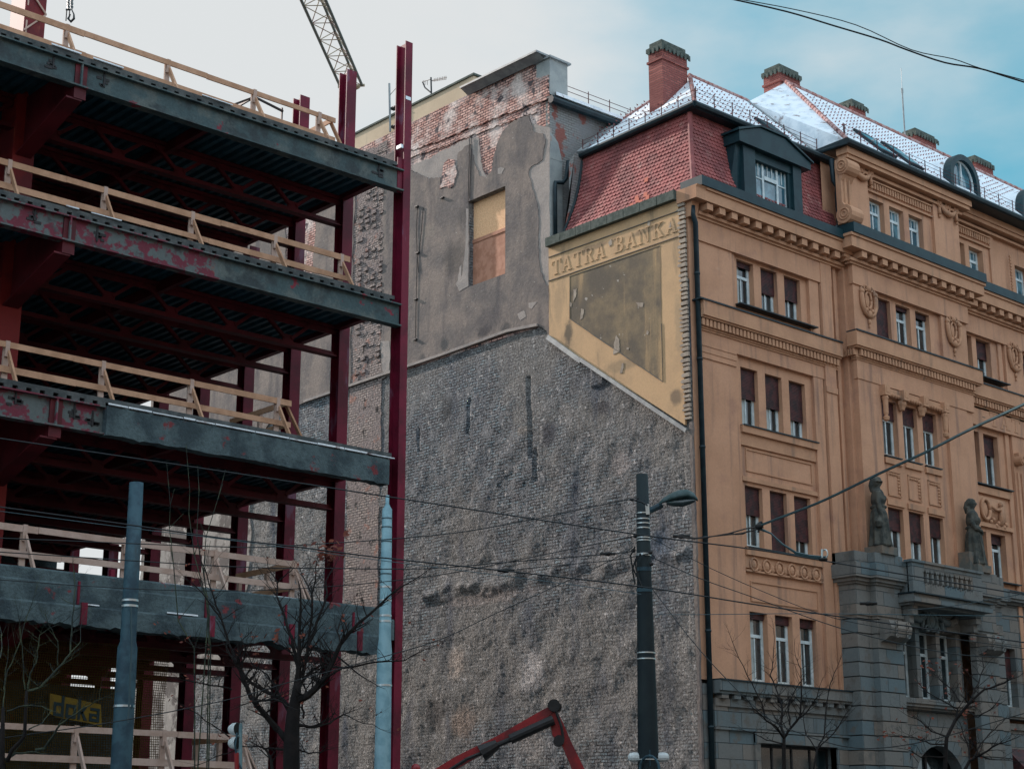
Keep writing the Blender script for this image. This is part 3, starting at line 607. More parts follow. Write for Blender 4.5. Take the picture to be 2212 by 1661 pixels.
for i in range(39): bb(dn, .30 + i * .18, .41 + i * .18, -.2, 0, 17.36, 17.58)
for i in range(39): bb(dn, 7.95 + i * .18, 8.06 + i * .18, BP - .2, BP, 17.78, 18.0)
for i in range(30): bb(dn, 15.2 + i * .18, 15.31 + i * .18, -.2, 0, 17.51, 17.73)
for i in range(6): bb(dn, 7.66, 7.9, -.02 - i * .1, .03 - i * .1, 17.78, 18.0)
build_each(dn, 'dentil', 'orange_trim', OB, 96)
bs = MB(); bb(bs, .1, 7.35, -.34, .12, 18.14, 18.19); bb(bs, 7.6, 15.28, BP - .34, BP + .12, 18.58, 18.63); bb(bs, 15.2, 60, -.34, .12, 18.31, 18.36)
for zz, y0, y1, a, b in ((14.53, -.08, .35, 2.3, 6.1), (10.63, -.08, .35, 2.3, 6.1), (18.66, -.3, .3, 14.98, 17.9), (14.55, -.08, .3, 14.98, 17.9), (11.0, -.08, .3, 14.98, 17.9)): bb(bs, a, b, y0, y1, zz - .04, zz)
for a, b in WB: bb(bs, a - .04, b + .06, BP + .02, BP + .35, 14.53, 14.57)
bb(bs, 2.2, 6.2, -.2, .35, 18.47, 18.51)
build_each(bs, 'sill_flashing', 'slate_metal', OB)
# sill aprons, panels
ap = MB()
for z in (14.49, 10.59):
    bb(ap, 2.24, 6.05, -.04, .12, z - .22, z); bb(ap, 2.24, 6.05, .05, .12, z - .62, z - .22)
for z0, z1 in ((13.1, 13.75), (9.0, 9.55)):
    for a, b, c, e in ((2.5, 5.85, z1, z1 + .04), (2.5, 5.85, z0 - .04, z0), (2.5, 2.54, z0, z1), (5.81, 5.85, z0, z1)): bb(ap, a, b, .085, .12, c, e)
bb(ap, 2.24, 6.05, .04, .12, 12.72, 12.86)
for a, b in WB:
    bb(ap, a - .05, b + .08, BP + .04, BP + .12, 14.3, 14.5); bb(ap, a - .05, b + .08, BP + .06, BP + .12, 12.85, 13.05)
    for u, v, p, q in ((a + .06, b - .06, 14.02, 14.07), (a + .06, b - .06, 13.18, 13.22), (a + .06, a + .10, 13.2, 14.05), (b - .10, b - .06, 13.2, 14.05)): bb(ap, u, v, BP + .08, BP + .12, p, q)
    for i in range(6):
        ap.ball(B(a + .14 + i * .115, BP + .1, 13.95), .05, .04, .05, 6, 4)
    for i in range(6): ap.ball(B(b - .17, BP + .1, 13.35 + i * .11), .05, .04, .05, 6, 4)
bb(ap, 14.98, 17.75, .0, .12, 14.2, 14.46); bb(ap, 14.98, 17.75, .0, .12, 12.95, 13.1)
# carved band of eggs
bb(ap, 2.24, 6.05, .02, .12, 9.86, 9.92)
for i in range(6):
    cx_ = 2.62 + i * .62; ap.ball(B(cx_, .08, 10.1), .13, .11, .17, 10, 6); ap.ring(B(cx_, .02, 10.1), .19, .035, 'y', .2, 12)
    ap.ball(B(cx_ + .31, .09, 10.05), .09, .08, .15, 8, 5)
build_each(ap, 'apron_moulding', 'orange_trim', OB)
# attic frieze combs over the top windows
fc = MB()
for s0, n_ in ((9.2, 26), (14.98, 18)):
    dd = BP if s0 < 14 else 0
    for i in range(n_): bb(fc, s0 + i * .155, s0 + .09 + i * .155, dd + .04, dd + .12, 24.38, 24.62)
    bb(fc, s0, s0 + n_ * .155, dd + .0, dd + .12, 24.62, 24.68); bb(fc, s0, s0 + n_ * .155, dd + .02, dd + .12, 24.2, 24.26)
for i in range(12): bb(fc, 19.0, 19.1, -.06, 0, 22.7 + i * .13, 22.78 + i * .13)
build_each(fc, 'attic_frieze', 'orange_trim', OB, 70)
# eaves cornice over the attic bays
ev = MB()
mould(ev, 7.95, 14.98, BP, 24.75, [(.08, .0, .1), (.30, .18, .32), (.36, .32, .58)], 3)
mould(ev, 15.2, 60, 0, 24.75, [(.08, .0, .1), (.30, .18, .32), (.36, .32, .58)], 0)
bb(ev, 7.95, 14.98, BP, .2, 24.85, 24.93)
build_each(ev, 'eaves_cornice', 'orange_trim', OB)
# --- windows
def window(a, b, z0, z1, y, blind=None, parent=OB, transom=True, glass='glass', bars=False, m='win_frame'):
    f = .085; k = y + .20; mb = MB()
    bb(mb, a, a + f, k, k + .07, z0, z1); bb(mb, b - f * 1.3, b, k, k + .07, z0, z1); bb(mb, a + f, b - f * 1.3, k, k + .07, z1 - f, z1); bb(mb, a + f, b - f * 1.3, k, k + .07, z0, z0 + f)
    zt = z0 + (z1 - z0) * .64
    if transom: bb(mb, a + f, b - f * 1.3, k - .015, k + .06, zt, zt + .10)
    bb(mb, (a + b) / 2 - .025, (a + b) / 2 + .025, k + .001, k + .06, z0 + f, zt if transom else z1 - f)
    if bars:
        for i in (1, 2, 3): bb(mb, a + (b - a) * i / 4 - .012, a + (b - a) * i / 4 + .012, k + .003, k + .05, zt + .1, z1 - f)
    w_ = mb.build('window', m, parent)
    bb(MB(), a + .02, b - .02, k + .035, k + .045, z0 + .02, z1 - .02).build('pane', glass, w_)
    rnw = random.Random(int(a * 31 + z0 * 17)); cm = MB(); c0 = a + .09; wd = (b - a) * rnw.uniform(.18, .42)
    cm.quad(B(c0, k + .03, z0 + f), B(c0 + wd, k + .03, z0 + f), B(c0 + wd, k + .03, z1 - f), B(c0, k + .03, z1 - f))
    cm.build('curtain_reflection', 'curtain_reflection' if glass == 'glass' else 'curtain_reflection', w_)  # pale strip stands for a curtain and for sky reflection painted on the pane
    if blind:
        bm2 = MB(); zb = z1 - (z1 - z0) * blind; z = z1
        while z > zb + .03: bb(bm2, a + .01, b - .02, k - .06 - .012, k - .03, z - .042, z - .004); z -= .05
        bb(bm2, a + .01, b - .02, k - .055, k - .03, zb, z1); bm2.build('blind', 'blind', w_)
blA = [[.12, .52, .5], [.52, .58, .68], [.47, 1.0, .75], [.10, .13, .13]]
for r_, (c, e) in enumerate(rowsA):
    for i, (a, b) in enumerate(WA): window(a, b, c, e, .12, blA[r_][i])
blB = [[None] * 3, [.93, .10, .13], [.33, .33, .33], [.45, .6, .42]]
for r_, (c, e) in enumerate(rowsB):
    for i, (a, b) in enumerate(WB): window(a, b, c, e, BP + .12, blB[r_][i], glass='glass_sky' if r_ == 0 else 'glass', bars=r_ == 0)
for a, b in WB: window(a, b, 6.42, 8.68, BP + .12, None)
blC = [None, .45, .38, .2, .5]
for k in (0, 4.55):
    for r_, (c, e) in enumerate(rowsB + [(6.5, 8.6)]):
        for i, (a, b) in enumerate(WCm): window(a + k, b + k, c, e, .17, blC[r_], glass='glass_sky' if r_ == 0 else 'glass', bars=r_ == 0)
# downpipe at the corner
dp = MB().tube([B(.05, -.15, 21.25), B(.06, -.14, 20.95), B(.22, -.10, 20.75), B(.22, -.10, 0)], .085, 10)
for z in (19.0, 16.2, 13.4, 10.6, 7.8, 5): dp.lathe(B(.22, -.10, z), [(.10, 0), (.10, .07)], 10)
dp.build('downpipe', 'slate_metal', OB, smooth=True)
dp = MB().tube([B(7.35, -.25, 24.9), B(7.4, -.25, 24.1), B(7.55, -.3, 23.9), B(7.58, -.25, 23.7), B(7.58, -.25, 22.5), B(7.3, -.3, 22.3)], .085, 8); dp.build('downpipe', 'slate_metal', OB, smooth=True)
# --- carved ornaments
def cartouche(s, d, z, sc_=1.0):
    mb = MB(); S = sc_
    c = B(s, d, z)
    mb.ring(c + Vector((0, -.05, 0)), .17 * S, .045 * S, 'y', .30 * S, 18); mb.ball(c + Vector((0, .02, 0)), .13 * S, .07, .26 * S, 10, 7)
    for sg_ in (-1, 1):
        mb.tube([c + Vector((sg_ * .36 * S, -.03, .42 * S)), c + Vector((sg_ * .40 * S, -.07, .1 * S)), c + Vector((sg_ * .38 * S, -.08, -.2 * S)), c + Vector((sg_ * .26 * S, -.07, -.48 * S)), c + Vector((sg_ * .05 * S, -.05, -.62 * S))], [.05 * S, .09 * S, .09 * S, .08 * S, .05 * S], 7)
        mb.ball(c + Vector((sg_ * .38 * S, -.07, .26 * S)), .11 * S, .1, .10 * S, 8, 5)
        mb.ring(c + Vector((sg_ * .15 * S, -.07, .42 * S)), .09 * S, .035 * S, 'y', seg=10)
        mb.ball(c + Vector((sg_ * .17 * S, -.07, -.38 * S)), .08 * S, .08, .08 * S, 8, 5)
    mb.ball(c + Vector((0, -.08, .40 * S)), .12 * S, .1, .11 * S, 8, 5); mb.ball(c + Vector((0, -.07, -.52 * S)), .11 * S, .1, .14 * S, 8, 5)
    mb.ball(c + Vector((0, -.05, -.78 * S)), .06 * S, .06, .10 * S, 8, 5); mb.ball(c + Vector((0, -.04, -.95 * S)), .03 * S, .04, .07 * S, 6, 4)
    o = mb.build('cartouche', 'orange_trim', OB, smooth=True)
cartouche(8.75, BP, 19.95); cartouche(13.95, BP, 19.95); cartouche(18.75, 0, 20.0)
def festoon(s, d, z):
    mb = MB(); c = B(s, d, z)
    for sg_ in (-1, 1):
        mb.ring(c + Vector((sg_ * .55, -.06, .12)), .12, .05, 'y', .16, 12); mb.ball(c + Vector((sg_ * .55, -.06, .1)), .07, .08, .09, 8, 5)
        mb.tube([c + Vector((sg_ * .55, -.05, -.05)), c + Vector((sg_ * .56, -.05, -.35))], [.05, .08], 7); mb.ball(c + Vector((sg_ * .56, -.05, -.42)), .06, .06, .07, 6, 5)
    mb.tube([c + Vector((-.5, -.06, .05)), c + Vector((-.25, -.09, -.18)), c + Vector((0, -.1, -.24)), c + Vector((.25, -.09, -.18)), c + Vector((.5, -.06, .05))], [.06, .1, .12, .1, .06], 7)
    mb.ring(c + Vector((0, -.06, .08)), .15, .04, 'y', .17, 12); mb.ball(c + Vector((0, -.05, .08)), .09, .06, .1, 8, 5)
    mb.build('festoon', 'orange_trim', OB, smooth=True)
festoon(8.78, BP, 24.75); festoon(14.15, BP, 24.75)
# big scroll bracket at the side of the attic bay
sm = MB()
sm.prism([B(7.95, BP + .02, 22.4), B(7.95, BP - .38, 22.4), B(7.95, BP - .42, 22.85), B(7.95, BP - .2, 23.2), B(7.95, BP - .2, 24.0), B(7.95, BP - .42, 24.35), B(7.95, BP - .38, 24.8), B(7.95, BP + .02, 24.8)], (-.62, 0, 0))
for z, r_ in ((24.50, .30), (22.72, .34)):
    sm.tube([B(7.30, BP - .28, z), B(7.98, BP - .28, z)], r_, 14)
    for rr, yy in ((.2, 0), (.1, .0)): sm.ring(B(7.29, BP - .28, z), rr, .03, 'x', seg=12)
sm.tube([B(7.52, BP - .22, 22.7), B(7.52, BP - .22, 24.4)], .05, 6).tube([B(7.75, BP - .22, 22.7), B(7.75, BP - .22, 24.4)], .05, 6)
sm.build('scroll_bracket', 'orange_trim', OB, fixn=True)
# brackets and drop ornaments over second row of the middle bay
dm = MB()
for i, s in enumerate((9.32, 10.43, 11.63, 12.9)):
    bb(dm, s - .14, s + .16, BP - .22, BP + .12, 16.62, 16.98); bb(dm, s - .07, s + .09, BP - .235, BP - .22, 16.72, 16.9)
for s in (9.32, 12.9): dm.lathe(B(s, BP - .1, 15.7), [(.02, 0), (.10, .05), (.12, .16), (.06, .2), (.09, .3), (.10, .75), (.13, .85), (.09, .92)], 10)
bb(dm, 9.2, 13.1, BP - .05, BP + .12, 16.66, 16.95)
for i in range(22): dm.ball(B(9.5 + i * .155, BP - .08, 16.72), .06, .06, .07, 6, 4)
for s in (10.43, 11.63): dm.lathe(B(s + .0, BP + .02, 16.3), [(.10, 0), (.14, .12), (.18, .2), (.19, .32)], 8)
dm.build('bracket_frieze', 'orange_trim', OB)
# relief beside the second statue + ionic scroll + faint incised letters
rm = MB(); bb(rm, 15.3, 17.4, .06, .12, 13.05, 14.1)
rm.ring(B(15.95, .0, 13.6), .28, .07, 'y', .38, 16).ball(B(15.95, .06, 13.6), .2, .08, .3, 10, 6)
rm.ball(B(17.0, 0, 13.9), .10, .1, .11, 8, 6).tube([B(17.0, 0, 13.8), B(17.0, 0, 13.4), B(16.9, 0, 13.1)], [.1, .13, .08], 7).tube([B(16.95, -.02, 13.7), B(16.6, -.04, 13.65), B(16.3, -.02, 13.75)], [.06, .06, .05], 6)
for i in range(7): rm.ball(B(16.3 + .17 * i, .03, 13.18 + .12 * math.sin(i * 2.1)), .1, .07, .09, 7, 5)
rm.build('carved_relief', 'orange_trim', OB, smooth=True)
im = MB().tube([B(18.3, -.02, 15.75), B(18.3, -.32, 15.75)], .2, 14).ring(B(18.3, -.33, 15.75), .13, .03, 'y', seg=12); bb(im, 18.2, 19.3, -.2, .05, 15.9, 16.05); im.build('ionic_scroll', 'orange_trim', OB)
ip = Pl(lambda u, v: B(u, -.06, 16.87 + v), (0, -1, 0))
word('TAT', 16.6, 18.7, .55, ip, 'incised_letter', 'orange_trim', OB, .012)
bb(MB(), 16.1, 16.3, -.07, -.06, 17.1, 17.13).build('incised_mark', 'stone_dark', OB)
# --- stone ground storeys and portal
st = MB()
def courses(mb, s0, s1, d0, d1, z0, z1, h=.46, gap=.03, ins=.035):
    z = z0
    while z < z1 - .02:
        t_ = min(z + h, z1); bb(mb, s0, s1, d0, d1, z, t_ - gap); bb(mb, s0 + ins, s1 - ins, d0 + ins, d1, t_ - gap, t_); z = t_
GA = (2.35, 6.1, 1.2, 4.65)
front(-.12, .3, 7.2, 0, 5.7, [GA], .5, st); front(-.12 + .0, 15.3, 60, 0, 5.7, [(16.0, 19.3, .3, 5.0)], .5, st)
st.quad(B(.3, -.12, 0), B(.3, -.12, 5.7), B(.3, .5, 5.7), B(.3, .5, 0))
bb(st, .34, .9, -.16, -.12, 0, 5.7); bb(st, 1.0, 7.0, -.145, -.12, 5.05, 5.08); bb(st, .3, 7.2, -.22, -.12, 4.98, 5.04)
for z in (.6, 1.2, 1.8, 2.4, 3.0, 3.6, 4.2): bb(st, .9, 2.3, -.124, -.12, z, z + .02)
bb(st, 2.1, 2.35, -.18, .1, 1.0, 4.9); bb(st, 6.1, 6.35, -.18, .1, 1.0, 4.9); bb(st, 2.1, 6.35, -.2, .1, 4.66, 4.95)
bb(st, 0.02, .34, .0, .5, 0, 6.3)
st.build('stone_base', 'stone', OB)
cs_ = MB(); front(.09, 15.28, 60, 6.36, 10.35, [(a + k, b + k, 6.5, 8.6) for k in (0, 4.55) for a, b in WCm], .36, cs_)
for z in (6.9, 7.36, 7.82, 8.28, 8.74, 9.2, 9.66): bb(cs_, 17.7, 60, .075, .09, z, z + .43)
mould(cs_, 15.28, 60, .1, 10.3, [(.05, -.5, -.44), (.12, -.1, 0), (.28, 0, .10), (.34, .10, .34)], 0); build_each(cs_, 'stone_facing', 'stone', OB)
bb(MB(), 15.28, 60, -.28, .2, 10.64, 10.68).build('ledge_flashing', 'slate_metal', OB)
sb = MB()
mould(sb, .36, 7.2, 0, 6.0, [(.20, -.34, -.12), (.34, .02, .10), (.40, .10, .40)], 0)
mould(sb, 15.2, 60, 0, 6.0, [(.20, -.34, -.12), (.34, .02, .10), (.40, .10, .40)], 0)
for i in range(12): bb(sb, .5 + i * .56, .8 + i * .56, -.32, 0, 5.88, 6.02)
sb.build('base_cornice', 'stone', OB)
bb(MB(), 0.36, 7.3, -.44, .05, 6.40, 6.44).build('base_flashing', 'slate_metal', OB)
# ground floor window
gw = MB()
for s in (2.4, 3.3, 4.25, 5.15, 6.0): bb(gw, s, s + .07, .2, .27, 1.2, 4.65)
for z in (1.2, 3.6, 4.56): bb(gw, 2.4, 6.07, .21, .26, z, z + .07)
gwo = gw.build('shop_window', 'black_metal', OB); bb(MB(), 2.38, 6.08, .23, .24, 1.2, 4.64).build('pane', 'glass', gwo)
aw_ = MB(); bb(aw_, 16.0, 19.3, .15, .25, .3, 5.0); awn = aw_.build('shop_window', 'glass', OB)
aw2 = MB(); aw2.prism([B(15.9, -.13, 5.0), B(15.9, -.9, 4.2), B(15.9, -.9, 3.9), B(15.9, -.13, 3.9)], (3.5, 0, 0)); aw2.build('awning', 'blind', OB)
# portal piers
pr = MB()
def pier(sa, sb_, sc1):
    # sa..sb_ = front block, sc1 = outer step
    courses(pr, min(sc1, sb_ if sc1 > sb_ else sa), max(sc1, sa if sc1 < sa else sb_), -.72, .1, 0, 8.75)
    courses(pr, sa, sb_, -.95, -.70, 0, 8.75)
pier(7.5, 8.85, 6.72); pier(13.15, 14.5, 15.28)
for (u0, u1) in ((6.72, 8.85), (13.15, 15.28)):
    f0, f1 = (7.5, 8.85) if u0 < 10 else (13.15, 14.5)
    bb(pr, u0, u1, -.74, .1, 8.75, 9.85); bb(pr, f0, f1, -.97, -.74, 8.75, 9.85)
    for p, a, b in ((.05, 8.85, 8.95), (.06, 9.85, 9.93), (.14, 9.93, 10.05), (.24, 10.05, 10.5), (.10, 10.5, 10.9)):
        bb(pr, u0 - p, u1 + p, -.74 - p, .1, a, b); bb(pr, f0 - p, f1 + p, -.97 - p, -.74 - p, a, b)
# curved console under each block
for f0, f1 in ((7.62, 8.75), (13.25, 14.38)):
    prof = [(-.95, 8.75), (-1.32, 8.70), (-1.42, 8.45), (-1.34, 8.18), (-1.1, 8.05), (-.95, 8.02)]
    pr.prism([B(f0, d, z) for d, z in prof], (f1 - f0, 0, 0))
    for s in (f0 + .22, f1 - .30):
        for i in range(4): pr.ring(B(s + .04, -1.43, 8.2 + .14 * i), .06, .02, 'y', seg=8)
front(BP + .06, 8.85, 13.15, 6.36, 8.8, [(a + .0, b - .0, 6.4, 8.7) for a, b in WB], .32, pr)
# lintel, wall between piers with window openings and arch
front(-.40, 8.85, 13.15, 0, 6.2, [(9.7, 12.7, 0, 4.9)], .6, pr)
for z in (5.2, 5.66): bb(pr, 8.85, 13.15, -.404, -.40, z, z + .02)
for p, a, b in ((.20, 6.02, 6.10), (.32, 6.10, 6.2), (.38, 6.2, 6.36)): bb(pr, 8.85, 13.15, -.40 - p, .1, a, b)
bb(pr, 8.85, 13.15, -.62, .1, 8.72, 9.55)
for s in (9.3, 10.27, 11.47, 12.67): bb(pr, s - .05, s + .18, -.5, -.30, 6.36, 8.72)
# arch over the door
for i in range(15):
    a0_, a1_ = math.pi * i / 15, math.pi * (i + .93) / 15
    p = [(11.2 + r_ * math.cos(a), 3.4 + r_ * math.sin(a)) for r_, a in ((1.5, a0_), (1.5, a1_), (1.95, a1_), (1.95, a0_))]
    pr.prism([B(u, -.50, v) for u, v in p], (0, .12, 0))
pr.build('stone_portal', 'stone', OB, fixn=True)
sp_ = MB()      # spandrels to close the square opening to an arch
for i in range(12):
    a0_, a1_ = math.pi * i / 12, math.pi * (i + 1) / 12
    x0_, x1_ = 11.2 + 1.5 * math.cos(a0_), 11.2 + 1.5 * math.cos(a1_)
    sp_.prism([B(x0_, -.38, 3.4 + 1.5 * math.sin(a0_)), B(x1_, -.38, 3.4 + 1.5 * math.sin(a1_)), B(x1_, -.38, 4.92), B(x0_, -.38, 4.92)], (0, .3, 0))
sp_.build('arch_spandrel', 'stone', OB, fixn=True)
dr = MB(); bb(dr, 9.7, 12.7, .10, .16, 0, 3.0); bb(dr, 11.15, 11.25, .05, .1, 0, 4.9); bb(dr, 9.7, 12.7, .06, .16, 3.0, 3.15)
dro = dr.build('entrance_door', 'black_metal', OB); bb(MB(), 9.7, 12.7, .12, .14, 3.15, 4.9).build('pane', 'glass', dro)
# balcony
bl = MB()
bb(bl, 8.75, 13.25, -1.55, -.4, 9.52, 9.66); bb(bl, 8.7, 13.3, -1.62, -.4, 9.38, 9.52); bb(bl, 8.8, 13.2, -1.35, -.4, 9.3, 9.38)
bb(bl, 8.95, 13.05, -1.42, -1.20, 9.66, 9.95); bb(bl, 8.95, 13.05, -1.42, -1.20, 10.55, 10.72); bb(bl, 8.88, 13.12, -1.48, -1.14, 10.72, 10.80)
bb(bl, 8.95, 9.55, -1.42, -1.2, 9.95, 10.55); bb(bl, 12.45, 13.05, -1.42, -1.2, 9.95, 10.55)
for s in (8.95, 12.87): bb(bl, s, s + .18, -1.25, -.6, 9.66, 10.75)
n_ = 10
for i in range(n_ + 1):
    s = 9.55 + i * 2.9 / n_; bb(bl, s - .055, s + .055, -1.41, -1.21, 10.05, 10.45); 
    bl.prism([B(s - .145, -1.41, 10.56), B(s - .11, -1.41, 10.47), B(s - .055, -1.41, 10.41), B(s + .055, -1.41, 10.41), B(s + .11, -1.41, 10.47), B(s + .145, -1.41, 10.56)], (0, .2, 0))
    bl.prism([B(s - .145, -1.41, 9.94), B(s - .11, -1.41, 10.03), B(s - .055, -1.41, 10.09), B(s + .055, -1.41, 10.09), B(s + .11, -1.41, 10.03), B(s + .145, -1.41, 9.94)], (0, .2, 0))
for s in (8.98, 12.72):
    bb(bl, s, s + .32, -1.3, -.6, 9.0, 9.3); bb(bl, s + .04, s + .28, -1.15, -.6, 8.72, 9.0)
    bl.lathe(B(s + .16, -1.0, 8.35), [(.02, 0), (.10, .06), (.13, .2), (.10, .35)], 8)
bl.build('balcony', 'stone', OB, fixn=True)
bb(MB(), 8.7, 13.3, -1.66, -.9, 9.66, 9.70).build('balcony_flashing', 'slate_metal', OB)
bc2 = MB(); c = B(11.0, -.68, 9.0)
bc2.ring(c, .26, .07, 'y', .32, 16).ball(c + Vector((0, .02, 0)), .2, .1, .25, 10, 6)
for sg_ in (-1, 1):
    bc2.ring(c + Vector((sg_ * .33, 0, .22)), .1, .045, 'y', seg=10).ring(c + Vector((sg_ * .3, 0, -.26)), .1, .045, 'y', seg=10)
    bc2.tube([c + Vector((sg_ * 1.5, 0, .28)), c + Vector((sg_ * 1.15, -.02, .02)), c + Vector((sg_ * .75, -.02, .0)), c + Vector((sg_ * .42, 0, .2))], [.08, .13, .13, .08], 7)
    for k in range(5): bc2.ball(c + Vector((sg_ * (1.35 - k * .2), -.08, .08 - .04 * (2 - abs(k - 2)))), .09, .07, .09, 7, 5)
    bc2.tube([c + Vector((sg_ * .55, 0, .0)), c + Vector((sg_ * .6, 0, -.35))], [.1, .04], 6)
bc2.build('cartouche', 'stone', OB, smooth=True)
# --- statues
def statue(s, d, z, H, face, label, flip):
    root = thing('statue', B(s, d, z), label, 'statue', 'weathered statues on the portal')
    vs = MB(); K = H / 2.3; seg = 34
    prof = [(0, .36, .30), (.05, .38, .31), (.25, .33, .28), (.55, .29, .25), (.85, .29, .24), (1.08, .27, .22), (1.28, .205, .165), (1.36, .21, .17), (1.50, .26, .20), (1.64, .265, .19), (1.76, .27, .165), (1.84, .20, .13), (1.88, .095, .095), (1.95, .085, .09), (2.0, .105, .12), (2.08, .125, .145), (2.17, .13, .155), (2.25, .11, .13), (2.30, .05, .06)]
    for zz, rx, ry in prof:
        if zz < 1.9: rx *= 1.22; ry *= 1.15
        sw_ = .04 * math.sin(zz * 2.2) * (1 if flip else -1)
        for k in range(seg):
            t = 2 * math.pi * k / seg; fold = 1 + (.13 * math.sin(k * 2 * math.pi / seg * 8 + zz * .8) + .05 * math.sin(k * 5.1)) * max(0, 1 - zz / 1.25) ** .4 if zz < 1.25 else 1
            fr = 0
            if 2.02 < zz < 2.1 and abs(t - 1.5 * math.pi) < .35: fr = -.03 * K
            if 1.45 < zz < 1.6 and abs(abs(t - 1.5 * math.pi) - .5) < .4: fr = -.035 * K
            x = (rx * fold * math.cos(t) + sw_) * K; y = (ry * fold * math.sin(t)) * K + fr
            vs.v.append(tuple(B(s, d, z) + Vector((x * math.cos(face) - y * math.sin(face), x * math.sin(face) + y * math.cos(face), zz * K))))
    for i in range(len(prof) - 1):
        for k in range(seg):
            k2 = (k + 1) % seg; vs.f.append((i * seg + k, i * seg + k2, (i + 1) * seg + k2, (i + 1) * seg + k))
    vs.f.append(tuple(range(seg))[::-1]); vs.f.append(tuple((len(prof) - 1) * seg + k for k in range(seg)))
    def W(x, y, zz): return B(s, d, z) + Vector((x * K * math.cos(face) - y * K * math.sin(face), x * K * math.sin(face) + y * K * math.cos(face), zz * K))
    if not flip:
        vs.tube([W(-.24, 0, 1.72), W(-.33, .02, 1.4), W(-.36, -.02, 1.1), W(-.34, -.06, .95), W(-.34, -.08, .84)], [.10 * K, .085 * K, .07 * K, .05 * K, .035 * K], 9)
        vs.tube([W(.24, 0, 1.72), W(.31, .02, 1.4), W(.31, -.05, 1.1), W(.32, -.1, .92), W(.32, -.12, .80)], [.10 * K, .085 * K, .07 * K, .05 * K, .03 * K], 9)
        vs.tube([W(-.36, .0, .9), W(-.42, .05, .75), W(-.40, .05, .6)], [.05 * K, .13 * K, .09 * K], 8)
        vs.ball(W(0, .07, 2.12), .14 * K, .15 * K, .17 * K, 10, 8)
    else:
        vs.tube([W(-.24, 0, 1.72), W(-.32, .0, 1.42), W(-.30, -.12, 1.22), W(-.12, -.27, 1.16), W(.02, -.30, 1.10)], [.10 * K, .09 * K, .075 * K, .06 * K, .04 * K], 9)
        vs.tube([W(.24, 0, 1.72), W(.32, .0, 1.42), W(.32, -.08, 1.2), W(.2, -.22, 1.12), W(.1, -.3, 1.08)], [.10 * K, .085 * K, .07 * K, .055 * K, .04 * K], 9)
        vs.ball(W(0, .05, 2.14), .15 * K, .16 * K, .19 * K, 10, 8); vs.tube([W(-.1, .1, 2.0), W(-.14, .12, 1.7)], [.07 * K, .05 * K], 7)
    for sx in (-.11, .11): vs.ball(W(sx, -.16, 1.56), .115 * K, .11 * K, .11 * K, 10, 7)
    vs.lathe(W(0, 0, 1.26), [(.255 * K, 0), (.27 * K, .03 * K), (.255 * K, .07 * K)], 20)
    vs.tube([W(0, .12, 2.2), W(.0, .17, 2.0), W(.02, .17, 1.8)], [.10 * K, .11 * K, .06 * K], 8)
    vs.ring(W(0, 0, 2.12), .15 * K, .03 * K, 'z', .165 * K, 14)
    for k in range(5): vs.tube([W(-.28 + .12 * k, -.20, 1.05), W(-.26 + .125 * k, -.27, .5), W(-.28 + .14 * k, -.31, .03)], [.02 * K, .03 * K, .03 * K], 6)
    o = vs.build('figure', 'statue', root, fixn=True)
    rm_ = o.modifiers.new('join', 'REMESH'); rm_.mode = 'VOXEL'; rm_.voxel_size = .02; rm_.use_smooth_shade = True
    bb(MB(), s - .42, s + .42, d - .35, d + .35, z - .26, z).build('plinth', 'stone_dark', root)
    return root
statue(8.15, -.80, 11.16, 2.40, R(40), 'dark weathered statue of a standing robed woman, arms down, on the left portal pier', False)
statue(13.75, -.80, 11.16, 2.40, R(28), 'dark weathered robed statue with folded arms, on the right portal pier', True)
sbx = MB(); bb(sbx, 13.15, 13.45, -.95, -.5, 10.9, 11.6); sbx.build('stone_book_stack', 'stone_dark', OB)
# --- mansard of the corner bay
def tile_face(name, quadf, nu, nv, m, parent, jitter=.004):
    """overlapping scallop tiles: quadf(u, v) -> point, outward normal"""
    mb = MB(); rn = random.Random(8)
    for j in range(nv):
        v0 = j / nv; v1 = (j + 1.25) / nv
        for i in range(-1, nu + 1):
            uo = .5 if j % 2 else 0
            u0 = max(0, min(1, (i + uo) / nu)); u1 = max(0, min(1, (i + 1 + uo) / nu))
            if u1 - u0 < 1e-4: continue
            um = (u0 + u1) / 2; n1 = .035 + rn.uniform(-jitter, jitter) * 2
            P_ = lambda u, v, h: quadf(u, min(1.0, max(0, v)))[0] + quadf(u, v)[1] * h
            dv = .42 / nv
            pts = [P_(u0, v0 + dv, n1), P_(u0 + (u1 - u0) * .18, v0 + dv * .35, n1), P_(um, v0, n1 + .002), P_(u1 - (u1 - u0) * .18, v0 + dv * .35, n1), P_(u1, v0 + dv, n1), P_(u1, v1, .006), P_(u0, v1, .006)]
            mb.v += [tuple(p) for p in pts]; n = len(mb.v) - 7; mb.f.append(tuple(range(n, n + 7)))
            low = [P_(u0, v0 + dv, 0), P_(u0 + (u1 - u0) * .18, v0 + dv * .35, 0), P_(um, v0, 0), P_(u1 - (u1 - u0) * .18, v0 + dv * .35, 0), P_(u1, v0 + dv, 0)]
            mb.v += [tuple(p) for p in low]; q = len(mb.v) - 5
            for k in range(4): mb.f.append((n + k, q + k, q + k + 1, n + k + 1))
    return mb.build(name, m, parent)
def curve(v): return .50 * (1 - max(0, 1 - v) ** 1.9)        # inset of the slope as it rises (flares at the foot)
def west(u, v):
    # u: 0 at the party wall end, 1 at street hip; v: 0 bottom, 1 top
    ins = curve(v); top_d = 5.30 + .5 * (1 - v) ** 2
    d = top_d + (-.15 + ins - top_d) * u; return B(.12 + ins, d, 21.92 + 2.95 * v), Vector((-.94, 0, .3))
